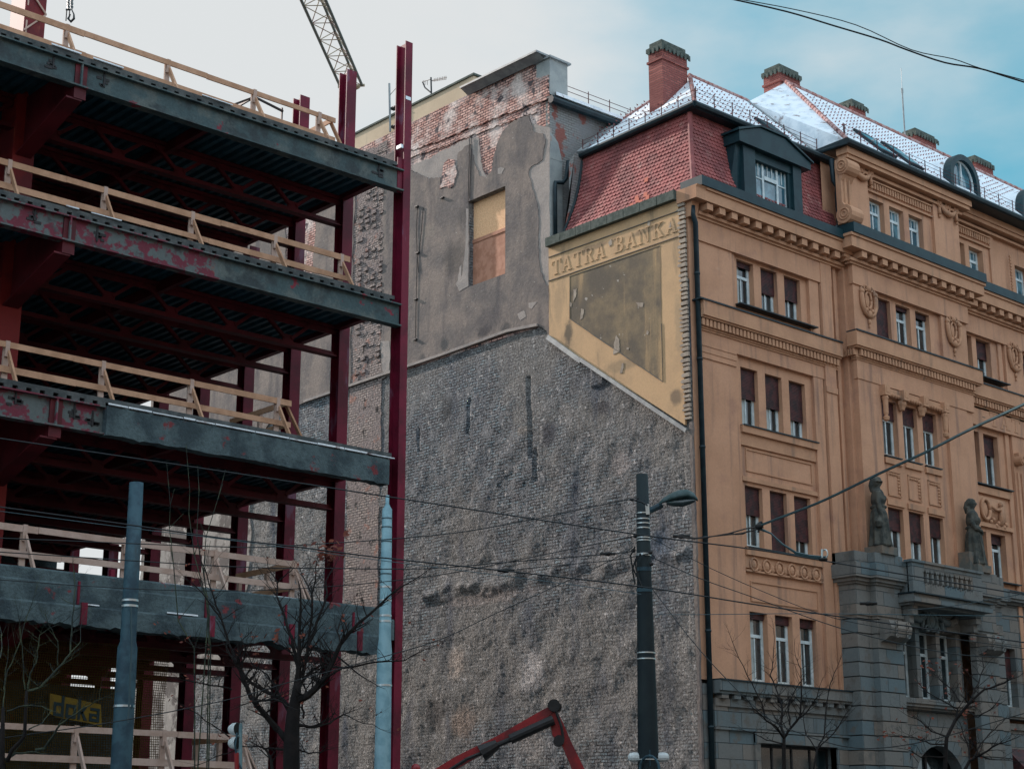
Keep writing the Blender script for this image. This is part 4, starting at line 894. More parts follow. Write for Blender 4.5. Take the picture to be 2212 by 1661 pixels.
def south(u, v):
    ins = curve(v); s0 = .12 + ins; return B(s0 + (7.8 - s0) * u, -.15 + ins, 22.0 + 2.9 * v), Vector((0, -.94, .3))
ms = MB()
for f_ in (west, south):
    for j in range(10):
        ms.quad(f_(0, j / 10)[0], f_(1, j / 10)[0], f_(1, (j + 1) / 10)[0], f_(0, (j + 1) / 10)[0])
MS = ms.build('mansard_slope', 'tile_red', OB)
tile_face('scallop_tiles', west, 32, 21, 'tile_red', MS); tile_face('scallop_tiles', south, 42, 21, 'tile_red', MS)
MB().tube([B(.11 + curve(v / 12), -.16 + curve(v / 12), 21.95 + 2.95 * v / 12) for v in range(13)], .085, 7).build('hip_tiles', 'tile_red', OB)
ntm = MB()
for u, v in ((.62, .30), (.65, .05), (.60, .02), (.57, .06), (.53, .02), (.56, .10), (.63, .10)):
    p, n_ = west(u, v); a = p + n_ * .045; ntm.prism([a, a + Vector((0, -.16, .0)), a + Vector((.02, -.16, .16)), a + Vector((.02, 0, .16))], (-.01, 0, 0))
ntm.build('new_tile', 'tile_new', OB)
MB().prism([B(.2, 5.3, 24.85), B(.2, 5.6, 24.6), B(.2, 5.6, 23.0), B(.2, 5.95, 21.9), B(.2, 5.8, 21.9)], (.4, 0, 0)).build('mansard_cheek', 'brick_grey', OB)
MB().tube([west(-.01, v / 10)[0] + Vector((-.05, 0, 0)) for v in range(11)], .05, 5).build('edge_flashing', 'slate_metal', OB)
# eave and gutter of the corner bay
MB().tube([B(.48, 5.4, 24.83), B(.42, -.05, 24.93)], .11, 8).tube([B(.42, -.05, 24.93), B(7.7, -.05, 25.0)], .11, 8).prism([B(.45, 5.35, 24.86), B(.45, 0, 24.98), B(.8, 0, 24.98), B(.8, 5.35, 24.86)], (0, 0, -.12)).prism([B(.45, -.02, 24.90), B(7.7, -.02, 25.0), B(7.7, .5, 25.0), B(.45, .5, 24.9)], (0, 0, -.1)).build('gutter', 'slate_metal', OB)
# snow roofs
A1, A2, A3, A4 = B(.45, -.02, 24.97), B(.5, 5.36, 24.90), B(3.35, 6.34, 27.22), B(4.28, 3.5, 28.44)
Bk, Bc, Br = B(9.84, 3.5, 29.99), B(7.5, BP - .42, 25.48), B(60, BP - .42, 25.48)
Bs = 3.0
rf = MB()
rf.quad(A1, A4, A3, A2)
ridge_hit = B(7.55, 3.5, 28.46)
valley = B(7.5, .35, 25.3)
rf.quad(A1, valley, ridge_hit, A4); rf.quad(A4, ridge_hit, B(7.5, 7.2, 25), B(4.4, 7.2, 25))
rf.quad(Bc, Bk, ridge_hit, valley)
rf.quad(Bc, Br, B(60, 3.5, 30.15), Bk); rf.quad(Bk, B(60, 3.5, 30.15), B(60, 9, 25.5), B(9.84, 9, 25.5))
rf.quad(Bk, B(9.84, 9, 25.5), B(7.5, 7.2, 25), ridge_hit)
rfo = rf.build('roof', 'snow', OB)
# guttering of the taller part
MB().tube([B(7.45, .9, 25.4), B(7.42, BP - .48, 25.42), B(60, BP - .48, 25.42)], .12, 8).prism([B(7.45, BP - .45, 25.32), B(60, BP - .45, 25.32), B(60, .2, 25.32), B(7.45, .2, 25.32)], (0, 0, .1)).build('gutter', 'slate_metal', OB)
rg = MB()
def ridge(a, b, r_, n_):
    for i in range(n_):
        p, q = a + (b - a) * (i / n_), a + (b - a) * ((i + .93) / n_); rg.tube([p, q], [r_ * 1.1, r_ * .9], 7)
ridge(A1 + Vector((0, 0, .05)), A4 + Vector((0, 0, .05)), .075, 24); ridge(A4, ridge_hit, .09, 14); ridge(Bc + Vector((0, 0, .05)), Bk + Vector((0, 0, .05)), .08, 26); ridge(Bk, B(34, 3.5, 30.07), .10, 60); ridge(A3, A4, .08, 14)
build_each(rg, 'ridge_tile', 'tile_snowy', OB)
vl = MB(); vl.bar(valley + Vector((0, 0, .03)), ridge_hit + Vector((0, 0, .04)), .35, .03); vl.bar(A2 + Vector((0, 0, .06)), A3 + Vector((0, 0, .06)), .25, .12); build_each(vl, 'valley_lead', 'zinc', OB)
# snow stops (little red hooks) and guard rails on the eaves
hk = MB()
def hooks(o, eu, ev_, nu, nv, test=None, sz=.036):
    eu = Vector(eu); ev_ = Vector(ev_)
    for j in range(nv):
        for i in range(nu):
            p = o + eu * (i + (.5 if j % 2 else 0)) + ev_ * j
            if test and not test(p, j): continue
            n = eu.cross(ev_).normalized(); n = n if n.z > 0 else -n; u = eu.normalized() * sz; v_ = ev_.normalized() * sz
            hk.add([p - u, p + u, p + v_ * 1.3 + n * .015, p + n * .085], [(0, 1, 3), (1, 2, 3), (2, 0, 3)])
fa = (A4 - A1); rn = random.Random(2)
# street slope of the tall part
nrm = (B(60, 3.5, 30.15) - Bc); up_ = (Vector((0, 3.5 - (BP - .42), 4.55)))
un_ = up_.normalized()
def tB(p, j):
    q = p - Bc; t_ = q.dot(un_) / up_.length; return .03 < t_ < .95 and q.x > .45 + 2.34 * t_ and not (14.4 < p.x - XS < 17.2 and t_ < .5) and rn.random() > .04
hooks(Bc + Vector((.5, 0, 0)) + un_ * .9, (.40, 0, 0), un_ * .38, 62, 13, tB)
s1 = (A4 - A1); upA = Vector((0, 3.52, 3.47)); uA = upA.normalized()
hooks(A1 + Vector((.5, 0, 0)) + uA * .8, (.40, 0, 0), uA * .40, 19, 10, lambda p, j: (p - A1).x > 3.83 * ((p - A1).dot(uA) / upA.length) + .2 and (p - A1).x < 6.8)
wy = (A2 - A1); wz = (A4 - A1) - wy * ((A4 - A1).dot(wy) / wy.dot(wy)); wu = wz.normalized()
def tW(p, j):
    q = p - A1; t_ = q.dot(wu) / wz.length; y_ = q.dot(wy.normalized()); L_ = wy.length
    return 3.52 * t_ + .2 < y_ < L_ + .3 + .95 * min(t_ / .67, 1) - (2.8 * max(0, (t_ - .67) / .33)) and rn.random() > .12
hooks(A1 + wu * .75, wy.normalized() * .36, wu * .42, 18, 12, tW)
hw_u = (valley - Bc); hwn = (Bk - Bc) - hw_u * ((Bk - Bc).dot(hw_u) / hw_u.dot(hw_u))
def tH(p):
    q = p - Bc; a = q.dot(hw_u) / hw_u.dot(hw_u); b = q.dot(hwn) / hwn.dot(hwn); ka = (Bk - Bc).dot(hw_u) / hw_u.dot(hw_u)
    r_ = ridge_hit - Bc; ra = r_.dot(hw_u) / hw_u.dot(hw_u); rb_ = r_.dot(hwn) / hwn.dot(hwn)
    return ka * b + .1 < a < 1 + (ra - 1) * b / rb_ - .1 and b < .93
hooks(Bc + hwn.normalized() * .7 + hw_u.normalized() * .15, hw_u.normalized() * .32, hwn.normalized() * .42, 9, 12, lambda p, j: tH(p) and rn.random() > .2)
hk.build('snow_stops', 'tile_red', rfo)
gr = MB()
def rail_snow(a, b, n_):
    for i in range(n_ + 1): p = a + (b - a) * i / n_; gr.tube([p, p + Vector((0, 0, .55))], .018, 4)
    for h in (.2, .36, .5): gr.tube([a + Vector((0, 0, h)), b + Vector((0, 0, h))], .008, 4)
rail_snow(A1 + Vector((.15, .1, .05)), A2 + Vector((.15, 0, .05)), 7); rail_snow(A1 + Vector((.3, .2, .2)), valley + Vector((0, .1, .1)), 7)
rail_snow(Bc + Vector((.2, .25, .25)), Bc + Vector((26, .25, .25)), 26); rail_snow(Bc + Vector((.2, .2, .2)), valley + Vector((.2, 0, .2)), 3)
gr.build('snow_guard', 'tile_dark', rfo)
# skylights
def slopeB(s, t_): return Vector((XS + s, Bc.y, Bc.z)) + up_ * t_
for s0, t0 in ((10.2, .10), (11.9, .10)):
    sk = MB(); n_ = Vector((0, -.7, .7)) * .10; a, b, c, d = slopeB(s0, t0), slopeB(s0 + .9, t0), slopeB(s0 + .9, t0 + .28), slopeB(s0, t0 + .28)
    sk.prism([a, b, c, d], n_); so_ = sk.build('skylight', 'slate_metal', rfo)
    MB().prism([a.lerp(c, .12) + n_, b.lerp(d, .12) + n_, c.lerp(a, .12) + n_, d.lerp(b, .12) + n_], n_ * .1).build('pane', 'glass_sky', so_)
a = A1 + Vector((4.6, 0, 0)) + upA * .12; n_ = Vector((0, -.7, .7)) * .1
sk = MB().prism([a, a + Vector((.8, 0, 0)), a + Vector((.8, 0, 0)) + upA * .25, a + upA * .25], n_); sk.build('skylight', 'slate_metal', rfo)
# --- dormer on the mansard
dmr = MB(); d_ = -.25
bb(dmr, 2.55, 3.15, d_, 1.5, 22.05, 24.1); bb(dmr, 5.15, 5.6, d_, 1.5, 22.05, 24.1)
dmr.box(XS + 3.15, XS + 3.25, YF + d_ + .12, YF + 1, 22.05, 24.0); bb(dmr, 5.0, 5.15, d_ + .12, 1, 22.05, 24.0)
bb(dmr, 3.15, 5.15, d_ + .08, 1.2, 23.75, 24.1)
dmr.prism([B(2.2, d_ - .15, 24.05), B(5.95, d_ - .15, 24.05), B(5.95, d_ - .15, 24.3), B(4.6, d_ - .15, 24.82), B(3.3, d_ - .15, 24.82), B(2.2, d_ - .15, 24.42)], (0, 2.2, 0))
dmr.prism([B(2.1, d_ - .22, 24.40), B(3.28, d_ - .22, 24.84), B(4.62, d_ - .22, 24.84), B(6.05, d_ - .22, 24.30), B(6.05, d_ - .22, 24.36), B(4.64, d_ - .22, 24.9), B(3.26, d_ - .22, 24.9), B(2.1, d_ - .22, 24.48)], (0, 2.3, 0))
dmr.prism([B(2.3, d_ + .1, 24.1), B(2.3, 1.2, 24.1), B(2.3, .8, 22.3), B(2.3, .3, 22.0), B(2.5, .0, 22.05)], (.28, 0, 0))
DM = dmr.build('dormer', 'green_metal', OB, fixn=True)
wf = MB(); y_ = d_ + .22
bb(wf, 3.25, 5.05, y_, y_ + .08, 22.3, 22.4); bb(wf, 3.25, 5.05, y_, y_ + .08, 23.85, 23.95)
for s in (3.25, 3.75, 4.5, 4.97): bb(wf, s, s + .09, y_, y_ + .08, 22.4, 23.85)
bb(wf, 3.84, 4.5, y_ - .02, y_ + .07, 23.22, 23.36); bb(wf, 3.34, 3.75, y_ + .01, y_ + .07, 23.2, 23.24); bb(wf, 4.59, 4.97, y_ + .01, y_ + .07, 23.2, 23.24)
for s in (4.03, 4.27, 3.54, 4.78): bb(wf, s, s + .035, y_ + .01, y_ + .07, 23.3, 23.85)
wo2 = wf.build('window', 'win_frame', DM)
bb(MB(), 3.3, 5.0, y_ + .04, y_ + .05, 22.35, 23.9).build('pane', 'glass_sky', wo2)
# round dormers
def round_dormer(s0, s1, z0, zt, t_):
    root = None; r_ = (s1 - s0) / 2; cs = (s0 + s1) / 2; zc = zt - r_ * 1.05; yy = BP - .05
    shell = MB(); n_ = 16
    prof = [(cs + r_ * math.cos(math.pi * i / n_), zc + r_ * 1.05 * math.sin(math.pi * i / n_)) for i in range(n_ + 1)]
    full = [(s1, z0)] + prof + [(s0, z0)]
    inn = [(s1 - .22, z0)] + [(cs + (r_ - .22) * math.cos(math.pi * i / n_), zc + (r_ - .22) * 1.05 * math.sin(math.pi * i / n_)) for i in range(n_ + 1)] + [(s0 + .22, z0)]
    for i in range(len(full) - 1):
        a, b, c, d = full[i], full[i + 1], inn[i + 1], inn[i]
        shell.quad(B(a[0], yy, a[1]), B(b[0], yy, b[1]), B(c[0], yy, c[1]), B(d[0], yy, d[1]))
        shell.quad(B(d[0], yy, d[1]), B(c[0], yy, c[1]), B(c[0], yy + .25, c[1]), B(d[0], yy + .25, d[1]))
        shell.quad(B(a[0], yy, a[1]), B(a[0], yy + .35, a[1]), B(b[0], yy + .35, b[1]), B(b[0], yy, b[1]))
    o = shell.build('round_dormer', 'green_metal', OB)
    top = MB()
    for i in range(len(full) - 1):
        a, b = full[i], full[i + 1]; top.quad(B(a[0], yy + .3, a[1] - .03), B(a[0], yy + 3.2, a[1] + .1), B(b[0], yy + 3.2, b[1] + .1), B(b[0], yy + .3, b[1] - .03))
    top.build('vault', 'snow', o)
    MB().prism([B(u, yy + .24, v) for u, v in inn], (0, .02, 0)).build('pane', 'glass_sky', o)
    fr = MB(); ii = [(p[0], p[1]) for p in inn]
    fr.tube([B(u, yy + .20, v) for u, v in ii] + [B(*[(ii[0][0]), yy + .20, ii[0][1]])], .05, 5); bb(fr, cs - .035, cs + .035, yy + .17, yy + .24, z0, zt - .25)
    fr.build('window_frame', 'win_frame', o)
round_dormer(14.55, 16.55, 25.6, 27.35, 0); round_dormer(19.6, 21.6, 25.6, 27.35, 0); round_dormer(24.7, 26.7, 25.6, 27.35, 0)
# --- chimneys
def chimney(s0, s1, d0, d1, z0, z1, cap=.36):
    mb = MB(); bb(mb, s0, s1, d0, d1, z0, z1 - cap); bb(mb, s0 - .05, s1 + .05, d0 - .05, d1 + .05, z1 - cap - .42, z1 - cap - .34)
    o = mb.build('chimney', 'brick_chimney', OB); c_ = MB()
    bb(c_, s0 - .06, s1 + .06, d0 - .06, d1 + .06, z1 - cap, z1 - cap + .16); bb(c_, s0 + .03, s1 - .03, d0 + .03, d1 - .03, z1 - cap + .16, z1)
    k = s0 - .1
    while k < s1: bb(c_, k, k + .1, d0 - .09, d0 - .06, z1 - cap - .1, z1 - cap + .1); k += .2
    k = d0 - .1
    while k < d1: bb(c_, s0 - .09, s0 - .06, k, k + .1, z1 - cap - .1, z1 - cap + .1); k += .2
    c_.build('chimney_cap', 'moss_stone', o)
chimney(2.27, 3.58, 3.0, 3.65, 26.0, 29.05); chimney(9.75, 11.0, 3.7, 4.5, 28, 30.85, .34); chimney(14.5, 15.4, 3.8, 4.5, 29, 30.9, .3); chimney(18.9, 20.4, 3.8, 4.5, 29, 30.95, .3); chimney(23.4, 24.8, 3.8, 4.5, 29, 31.0, .3)
rod = thing('lightning_rod', B(18.4, 4, 30.3), 'thin pale lightning rod rising from the snowy ridge', 'lightning rod')
MB().tube([B(18.4, 4, 29.6), B(18.43, 4, 32.6)], .035, 6).build('pole', 'zinc', rod); MB().tube([B(18.43, 4, 32.6), B(18.46, 4, 33.6)], .012, 5).tube([B(18.43, 4, 32.45), B(18.43, 4, 32.65)], .05, 6).build('tip', 'zinc', rod)
# ------------------------------------------------------------------ steel frame under construction
SF = thing('steel_frame_building', (20, YF + 9, 0), 'unfinished dark red steel frame building with open corrugated floor decks', 'building')
XC0, XC1 = 25.86, 26.22
def hcol(mb, x0, x1, y0, y1, z0, z1, t_=.03):      # wide flange column, flanges facing the street and back
    mb.box(x0, x1, y0, y0 + t_, z0, z1); mb.box(x0, x1, y1 - t_, y1, z0, z1); xm = (x0 + x1) / 2; mb.box(xm - t_ / 2, xm + t_ / 2, y0 + t_, y1 - t_, z0, z1); return mb
def hcolx(mb, x0, x1, y0, y1, z0, z1, t_=.03):     # flanges facing left and right, open web towards the street
    mb.box(x0, x0 + t_, y0, y1, z0, z1); mb.box(x1 - t_, x1, y0, y1, z0, z1); ym = (y0 + y1) / 2; mb.box(x0 + t_, x1 - t_, ym - .015, ym + .015, z0, z1); return mb
cm = MB()
hcol(cm, XC0 + .14, XC1 + .02, YF - .02, YF + .40, 0, 23.1)
cm.box(XC0 + .30, XC1 - .0, YF + .02, YF + .3, 19.9, 20.0).box(XC0 - .03, XC0 + .14, YF + .02, YF + .05, 18.6, 19.6)
cm.build('column', 'steel_red', SF)
MB().box(XC0 + .16, XC1 - .02, YF - .03, YF - .021, 21.35, 21.45).box(XC0 + .05, XC0 + .14, YF, YF + .2, 19.9, 20.0).build('weld_collar', 'band', SF)
YC = [2.65, 4.95, 7.3, 9.7, 12.1, 14.7, 17.3]
for i, y in enumerate(YC):
    mb = MB(); top = 23.1 if i < 2 else 19.0
    hcol(mb, XC0 - .02, XC1 - .04, YF + y - .19, YF + y + .19, 0, top); mb.build('column', 'steel_red', SF)
for x in (8.0,):
    for y in (2.9, 9.7, 17.3): hcolx(MB(), x, x + .4, YF + y - .2, YF + y + .2, 0, 19).build('column', 'steel_red', SF)
# heavy box column with cantilever brackets
MB().box(16.05, 16.60, YF + 2.45, YF + 3.25, 0, 25).build('box_column', 'steel_orange', SF)
MB().box(16.05, 16.60, YF + 11.6, YF + 12.3, 0, 19).build('box_column', 'steel_orange', SF)
cb = MB()
for k in range(3): cb.box(16.10, 16.14, YF + 2.44, YF + 2.45, 19.6 + k, 20.2 + k); 
cb.bar((16.05, YF + 2.42, 20.9), (16.60, YF + 2.42, 21.5), .03, .04).bar((16.6, YF + 2.42, 21.5), (16.05, YF + 2.42, 22.1), .03, .04).bar((16.05, YF + 2.42, 22.1), (16.6, YF + 2.42, 22.7), .03, .04); cb.box(16.25, 16.5, YF + 2.40, YF + 2.44, 22.2, 22.3)
cb.build('lattice_brace', 'timber_pale', SF)
def cbeam(x0, x1, y0, y1, z0, z1, st_=.12, amp=.035, seed=0):   # concrete beam with broken lower edge
    mb = MB(); n_ = int((x1 - x0) / st_)
    for i in range(n_ + 1):
        x = x0 + (x1 - x0) * i / n_; a = noise.noise((x * 1.7, seed, 0)) * amp * 1.6 + noise.noise((x * 6, seed, 4)) * amp; c = noise.noise((x * 3, seed, 8)) * amp * .8
        mb.v += [(x, y0 + c, z0 + a), (x, y0 + c * .4, z0 + .1 + a * .4), (x, y0, z1 - .04), (x, y0 + .03, z1 + c * .3), (x, y1, z1 + c * .3), (x, y1, z0 + a)]
    for i in range(n_):
        for k in range(6): a = i * 6 + k; b = i * 6 + (k + 1) % 6; mb.f.append((a, a + 6, b + 6, b))
    mb.f.append((0, 1, 2, 3, 4, 5)); mb.f.append(tuple(n_ * 6 + k for k in range(6))[::-1]); return mb
DECK = [19.45, 15.65, 11.40, 7.36, 3.05]
XL = -6.0
for li, zt in enumerate(DECK):
    zb = zt - .22; depth = 18.3
    # slab
    MB().box(XL, XC0 - .05, YF + .02, YF + depth, zt - .10, zt).build('floor_slab', 'concrete_edge', SF)
    if li == 3: cbeam(XL, XC0 - .1, YF - .06, YF + .2, 7.12, 7.40, seed=9, amp=.03).build('slab_edge', 'concrete', SF)
    if li < 4:
        dk = MB(); x = XL; p = .30; prof = []
        while x < XC0 - .1: prof += [(x, zt - .115), (x + .10, zt - .115), (x + .14, zt - .215), (x + .26, zt - .215)]; x += p
        for a, b in zip(prof[:-1], prof[1:]): dk.quad((a[0], YF + .10, a[1]), (b[0], YF + .10, b[1]), (b[0], YF + depth, b[1]), (a[0], YF + depth, a[1]))
        dk.build('corrugated_deck', 'deck', SF)
        eg = MB(); x = 12 if li < 3 else 99
        while x < XC0 - .3: eg.box(x, x + .19, YF + .0, YF + .12, zt - .20, zt - .10); x += .32
        build_each(eg, 'deck_edge', 'concrete_edge', SF)
        # trusses along the street at each column line
        for yi, y in enumerate(YC):
            tr = MB(); zc = zt - 1.08; zu = zt - .24; yy = YF + y
            for xa, xb in ((XL, 16.05), (16.6, XC0)):
                tr.box(xa, xb, yy - .10, yy + .10, zu - .10, zu).box(xa, xb, yy - .02, yy + .02, zu - .24, zu - .10)
                tr.box(xa, xb, yy - .12, yy + .12, zc - .03, zc).box(xa, xb, yy - .015, yy + .015, zc, zc + .12)
            x = 17.15
            xs = []
            while x < 25.6: xs.append(x); x += 1.78
            x = 15.4
            while x > XL: xs.append(x); x -= 1.78
            for x in xs:
                tr.prism([(x - .17, yy - .02, zc), (x + .17, yy - .02, zc), (x + .17, yy - .02, zc + .24), (x + .21, yy - .02, zc + .30), (x - .21, yy - .02, zc + .30), (x - .17, yy - .02, zc + .24)], (0, .04, 0))
                tr.bar((x - .10, yy, zc + .2), (x - .74, yy, zu - .12), .09, .09).bar((x + .10, yy, zc + .2), (x + .74, yy, zu - .12), .09, .09)
            tr.build('truss', 'steel_truss', SF)
        # side beam on the right edge, along the column row
        sb2 = MB(); sb2.box(XC0 - .1, XC0 + .08, YF + .3, YF + depth, zb - .13, zb + .02); sb2.build('side_beam', 'steel_truss', SF)
        # cross beams running back from the street beam
        xb2 = MB()
        for x in (12.0, 20.3): xb2.box(x - .07, x + .07, YF + .1, YF + depth, zt - .52, zt - .24)
        xb2.build('cross_beam', 'steel_truss', SF)
        # cantilever bracket
        cbm = MB()
        cbm.prism([(16.30, YF + .02, zt - .25), (16.30, YF + .02, zt - 1.10), (16.30, YF + 2.5, zt - 1.75), (16.30, YF + 2.5, zt - .25)], (.03, 0, 0))
        cbm.prism([(16.12, YF + .02, zt - 1.10), (16.52, YF + .02, zt - 1.10), (16.52, YF + 2.5, zt - 1.78), (16.12, YF + 2.5, zt - 1.78)], (0, 0, -.04))
        cbm.box(16.30, 16.6, YF + .0, YF + .03, zt - 1.10, zt - .25); cbm.box(16.3, 16.5, YF + .9, YF + .93, zt - 1.2, zt - .25)
        cbm.build('cantilever_bracket', 'steel_truss', SF)
MB().box(4, 26.15, YF + 18.6, YF + 18.9, 0, 19).box(4, 13.5, YF + 6, YF + 6.2, 0, 6.3).box(4.0, 25.2, YF + 12.3, YF + 12.5, 0, 6.2).build('rear_wall', 'concrete', SF)
def edgebeam(x0, x1, zt, h, m):
    mb = MB(); y = YF - .02; mb.box(x0, x1, y + .06, y + .09, zt - .20 - h, zt - .20); mb.box(x0, x1, y - .06, y + .2, zt - .24, zt - .205); mb.box(x0, x1, y - .06, y + .2, zt - .24 - h, zt - .20 - h)
    mb.box(16.42, 16.46, y - .05, y + .06, zt - .20 - h, zt - .24) if x0 < 16.4 < x1 else None
    return mb.build('edge_beam', m, SF)
edgebeam(XL, XC0 + .12, 19.45, .58, 'beam_paint')
edgebeam(XL, 17.9, 15.65, .58, 'beam_peel'); edgebeam(17.9, 20.4, 15.65, .58, 'beam_peel'); edgebeam(20.4, XC0 + .12, 15.65, .58, 'beam_paint')
edgebeam(XL, 17.6, 11.40, .62, 'beam_peel')
cbeam(17.6, XC0 - .25, YF - .16, YF + .15, 10.52, 11.19, seed=1).build('concrete_beam', 'concrete', SF)
cbeam(XL, XC0 + .05, YF - .10, YF + .15, 6.62, 7.14, seed=2, amp=.03).build('concrete_beam', 'concrete', SF)
cbeam(XL, XC0 - .6, YF - .32, YF + .10, 6.22, 6.66, seed=3, amp=.06).build('concrete_ledge', 'concrete', SF)
cbeam(XL, XC0, YF - .1, YF + .2, 2.5, 3.0, seed=4).build('concrete_beam', 'concrete', SF)
ss = MB(); rn = random.Random(3)
for zt, x0, x1, y in ((11.21, 17.6, XC0 - .2, YF - .17), (6.68, 9, 25, YF - .30), (7.37, 14, 25.5, YF - .02), (15.66, 12, 25.7, YF + .0), (19.46, 12, 25.7, YF + .0)):
    x = x0
    while x < x1:
        L_ = rn.uniform(.3, 1.1)
        if zt == 11.21 or rn.random() < (.32 if zt < 12 else .22): ss.prism([(x, y - .02, zt), (x + L_, y - .02, zt), (x + L_ * .9, y + .15, zt), (x + .1, y + .15, zt)], (0, 0, rn.uniform(.02, .045)))
        x += L_ + (.02 if zt == 11.21 else .3)
build_each(ss, 'snow_ridge', 'snow', SF)
rst = MB()
for x in (15.1, 17.2, 20.4, 22.6, 24.6): rst.box(x, x + .14, YF - .36, YF - .3, 6.25, 6.72); rst.box(x, x + .05, YF - .14, YF - .10, 6.7, 7.2)
rst.box(18.2, 18.3, YF + .3, YF + .4, 7.36, 7.62); build_each(rst, 'steel_stub', 'steel_red', SF)
wst = MB()
for zt, x_, dz in ((19.45, 15.75, .45), (19.45, 17.05, .50), (15.65, 15.6, .42), (15.65, 17.15, .52), (11.4, 15.5, .42), (11.4, 16.9, .50), (11.4, 17.35, .60), (19.45, 25.2, .45)):
    rn_ = random.Random(int(x_ * 10)); c = Vector((x_, YF + .025, zt - dz))
    for k in range(5): q = c + Vector((rn_.uniform(-.14, .14), 0, rn_.uniform(-.12, .12))); wst.box(q.x - rn_.uniform(.03, .12), q.x + rn_.uniform(.03, .12), q.y, q.y + .03 + k * .002, q.z - .03, q.z + .03)
    wst.box(c.x - .02, c.x + .02, c.y - .01, c.y + .03, c.z - .1, c.z + .26)
build_each(wst, 'burnt_weld_stub', 'black_metal', SF)
# ------------------------------------------------------------------ timber guard rails, one run per floor
SB = .85
def guardrail(zt, posts_px, x0, x1, label, h=1.08, m='timber', ret=None, mid=True, y=YF + SB):
    g_ = thing('guardrail', ((x0 + x1) / 2, y, zt), label, 'guardrail', 'timber guardrails along the open floor edges')
    for px in posts_px:
        x = on(px[0], px[1], 1, y).x
        MB().box(x - .07, x + .07, y, y + .05, zt, zt + h).box(x - .05, x + .05, y - .06, y - .005, zt + h - .34, zt + h + .02).build('post', 'timber_pale', g_)
        MB().bar((x + .03, y - .02, zt + h - .22), (x + .03, y - .55, zt + .02), .10, .05, up=(1, 0, 0)).build('brace', m, g_)
    def brd(z0, z1, nm):
        mb = MB(); rn = random.Random(int(zt * 7 + z0 * 3)); x = x0
        while x < x1 - .05:
            e = min(x + rn.uniform(3.2, 4.4), x1); o = rn.uniform(-.012, .012); mb.prism([(x, y - .055 + o, z0), (e, y - .055 + o, z0 + rn.uniform(-.02, .02)), (e, y - .055 + o, z1), (x, y - .055 + o, z1)], (0, .04, 0)); x = e + .004
        mb.build(nm, m, g_)
    brd(zt + h - .14, zt + h + .0, 'top_rail')
    if mid: brd(zt + .38, zt + .52, 'mid_rail')
    if ret:
        MB().bar((x1 - .1, y, zt + h - .07), (x1 - .1, y + ret, zt + h - .07), .04, .14).bar((x1 - .1, y, zt + .45), (x1 - .1, y + ret, zt + .45), .04, .14).build('return_rail', 'timber', g_)
        for k in (.5, .98): MB().box(x1 - .08, x1 + .02, y + ret * k - .05, y + ret * k + .05, zt, zt + h).build('post', 'timber_pale', g_)
        MB().bar((x1 - .05, y + .1, zt + h - .1), (x1 + .55, y + .1, zt + .05), .05, .10, up=(0, 1, 0)).build('brace', m, g_)
guardrail(19.45, [(-60, 30), (142, 95), (361, 165), (548, 225), (688, 275)], 13.0, 24.3, 'timber guardrail along the topmost open floor of the steel frame, against the sky', ret=2.4)
guardrail(15.65, [(17, 390), (224, 450), (413, 500), (592, 548), (736, 590)], 13.0, 24.9, 'warm brown timber guardrail on the second floor from the top of the steel frame')
guardrail(11.40, [(13, 770), (220, 820), (411, 860), (598, 900)], 13.0, 23.2, 'timber guardrail with pink sprayed lower board on the middle floor of the steel frame', ret=2.6)
guardrail(7.36, [(50, 1180), (268, 1215), (462, 1240), (632, 1250)], 13.0, 23.6, 'pale timber guardrail on the lowest visible open floor, behind the bare tree', m='timber_pale', ret=2.6)
guardrail(3.05, [(162, 1600), (352, 1610), (520, 1640)], 13.0, 22.3, 'pale timber guardrail at the bottom left, in front of the yellow net', m='timber_pale', h=1.15, ret=2.2)
pk = MB().box(17.9, 23.1, YF + SB - .060, YF + SB - .056, 11.40 + .50, 11.40 + .515); 
# small glazed cabin standing on the roof deck
kb = thing('site_cabin', (21.6, YF + 3.2, 19.45), 'small dark glazed cabin standing on the top deck behind the guardrail', 'cabin')
kx, ky, kz = 21.9, YF + 1.1, 19.45
MB().box(kx, kx + .9, ky, ky + 1.2, kz, kz + .45).build('base', 'green_metal', kb)
kf = MB()
for x in (kx, kx + .86):
    for y in (ky, ky + 1.16): kf.box(x, x + .04, y, y + .04, kz + .45, kz + 1.02)
kf.bar((kx, ky, kz + 1.05), (kx + .9, ky, kz + .92), .05, .05).bar((kx, ky, kz + 1.05), (kx - .9, ky, kz + .45), .05, .05).bar((kx, ky + 1.16, kz + 1.05), (kx + .9, ky + 1.16, kz + .92), .05, .05).bar((kx, ky, kz + 1.05), (kx, ky + 1.16, kz + 1.05), .05, .05)
kf.build('frame', 'black_metal', kb)
# ------------------------------------------------------------------ netting with banner
NY = YF + 1.3
nb = thing('safety_net', (16.5, NY, 3.05), 'dark yellow safety netting hung below the lowest open floor', 'net')
nm_ = MB(); x0, x1, z0, z1 = 13.2, 20.4, 3.05, 6.1
def npt(x, z): return Vector((x + .05 * math.sin(z * 2.3), NY + .10 * math.sin(x * 1.9) + .05 * math.sin(x * 4.3 + z), z))
x = x0
while x <= x1: nm_.tube([npt(x, z0 + (z1 - z0) * k / 8) for k in range(9)], .0075, 3, False); x += .055
z = z0
while z <= z1: nm_.tube([npt(x0 + (x1 - x0) * k / 24, z) for k in range(25)], .0075, 3, False); z += .055
nm_.build('netting', 'net', nb)
bn = thing('banner', (16.3, NY - .1, 4.9), 'small yellow banner with dark lettering tied to the yellow netting', 'banner')
q = [on(*p, 1, NY - .14) for p in ((108, 1497), (218, 1521), (220, 1570), (196, 1562), (120, 1548), (107, 1540))]
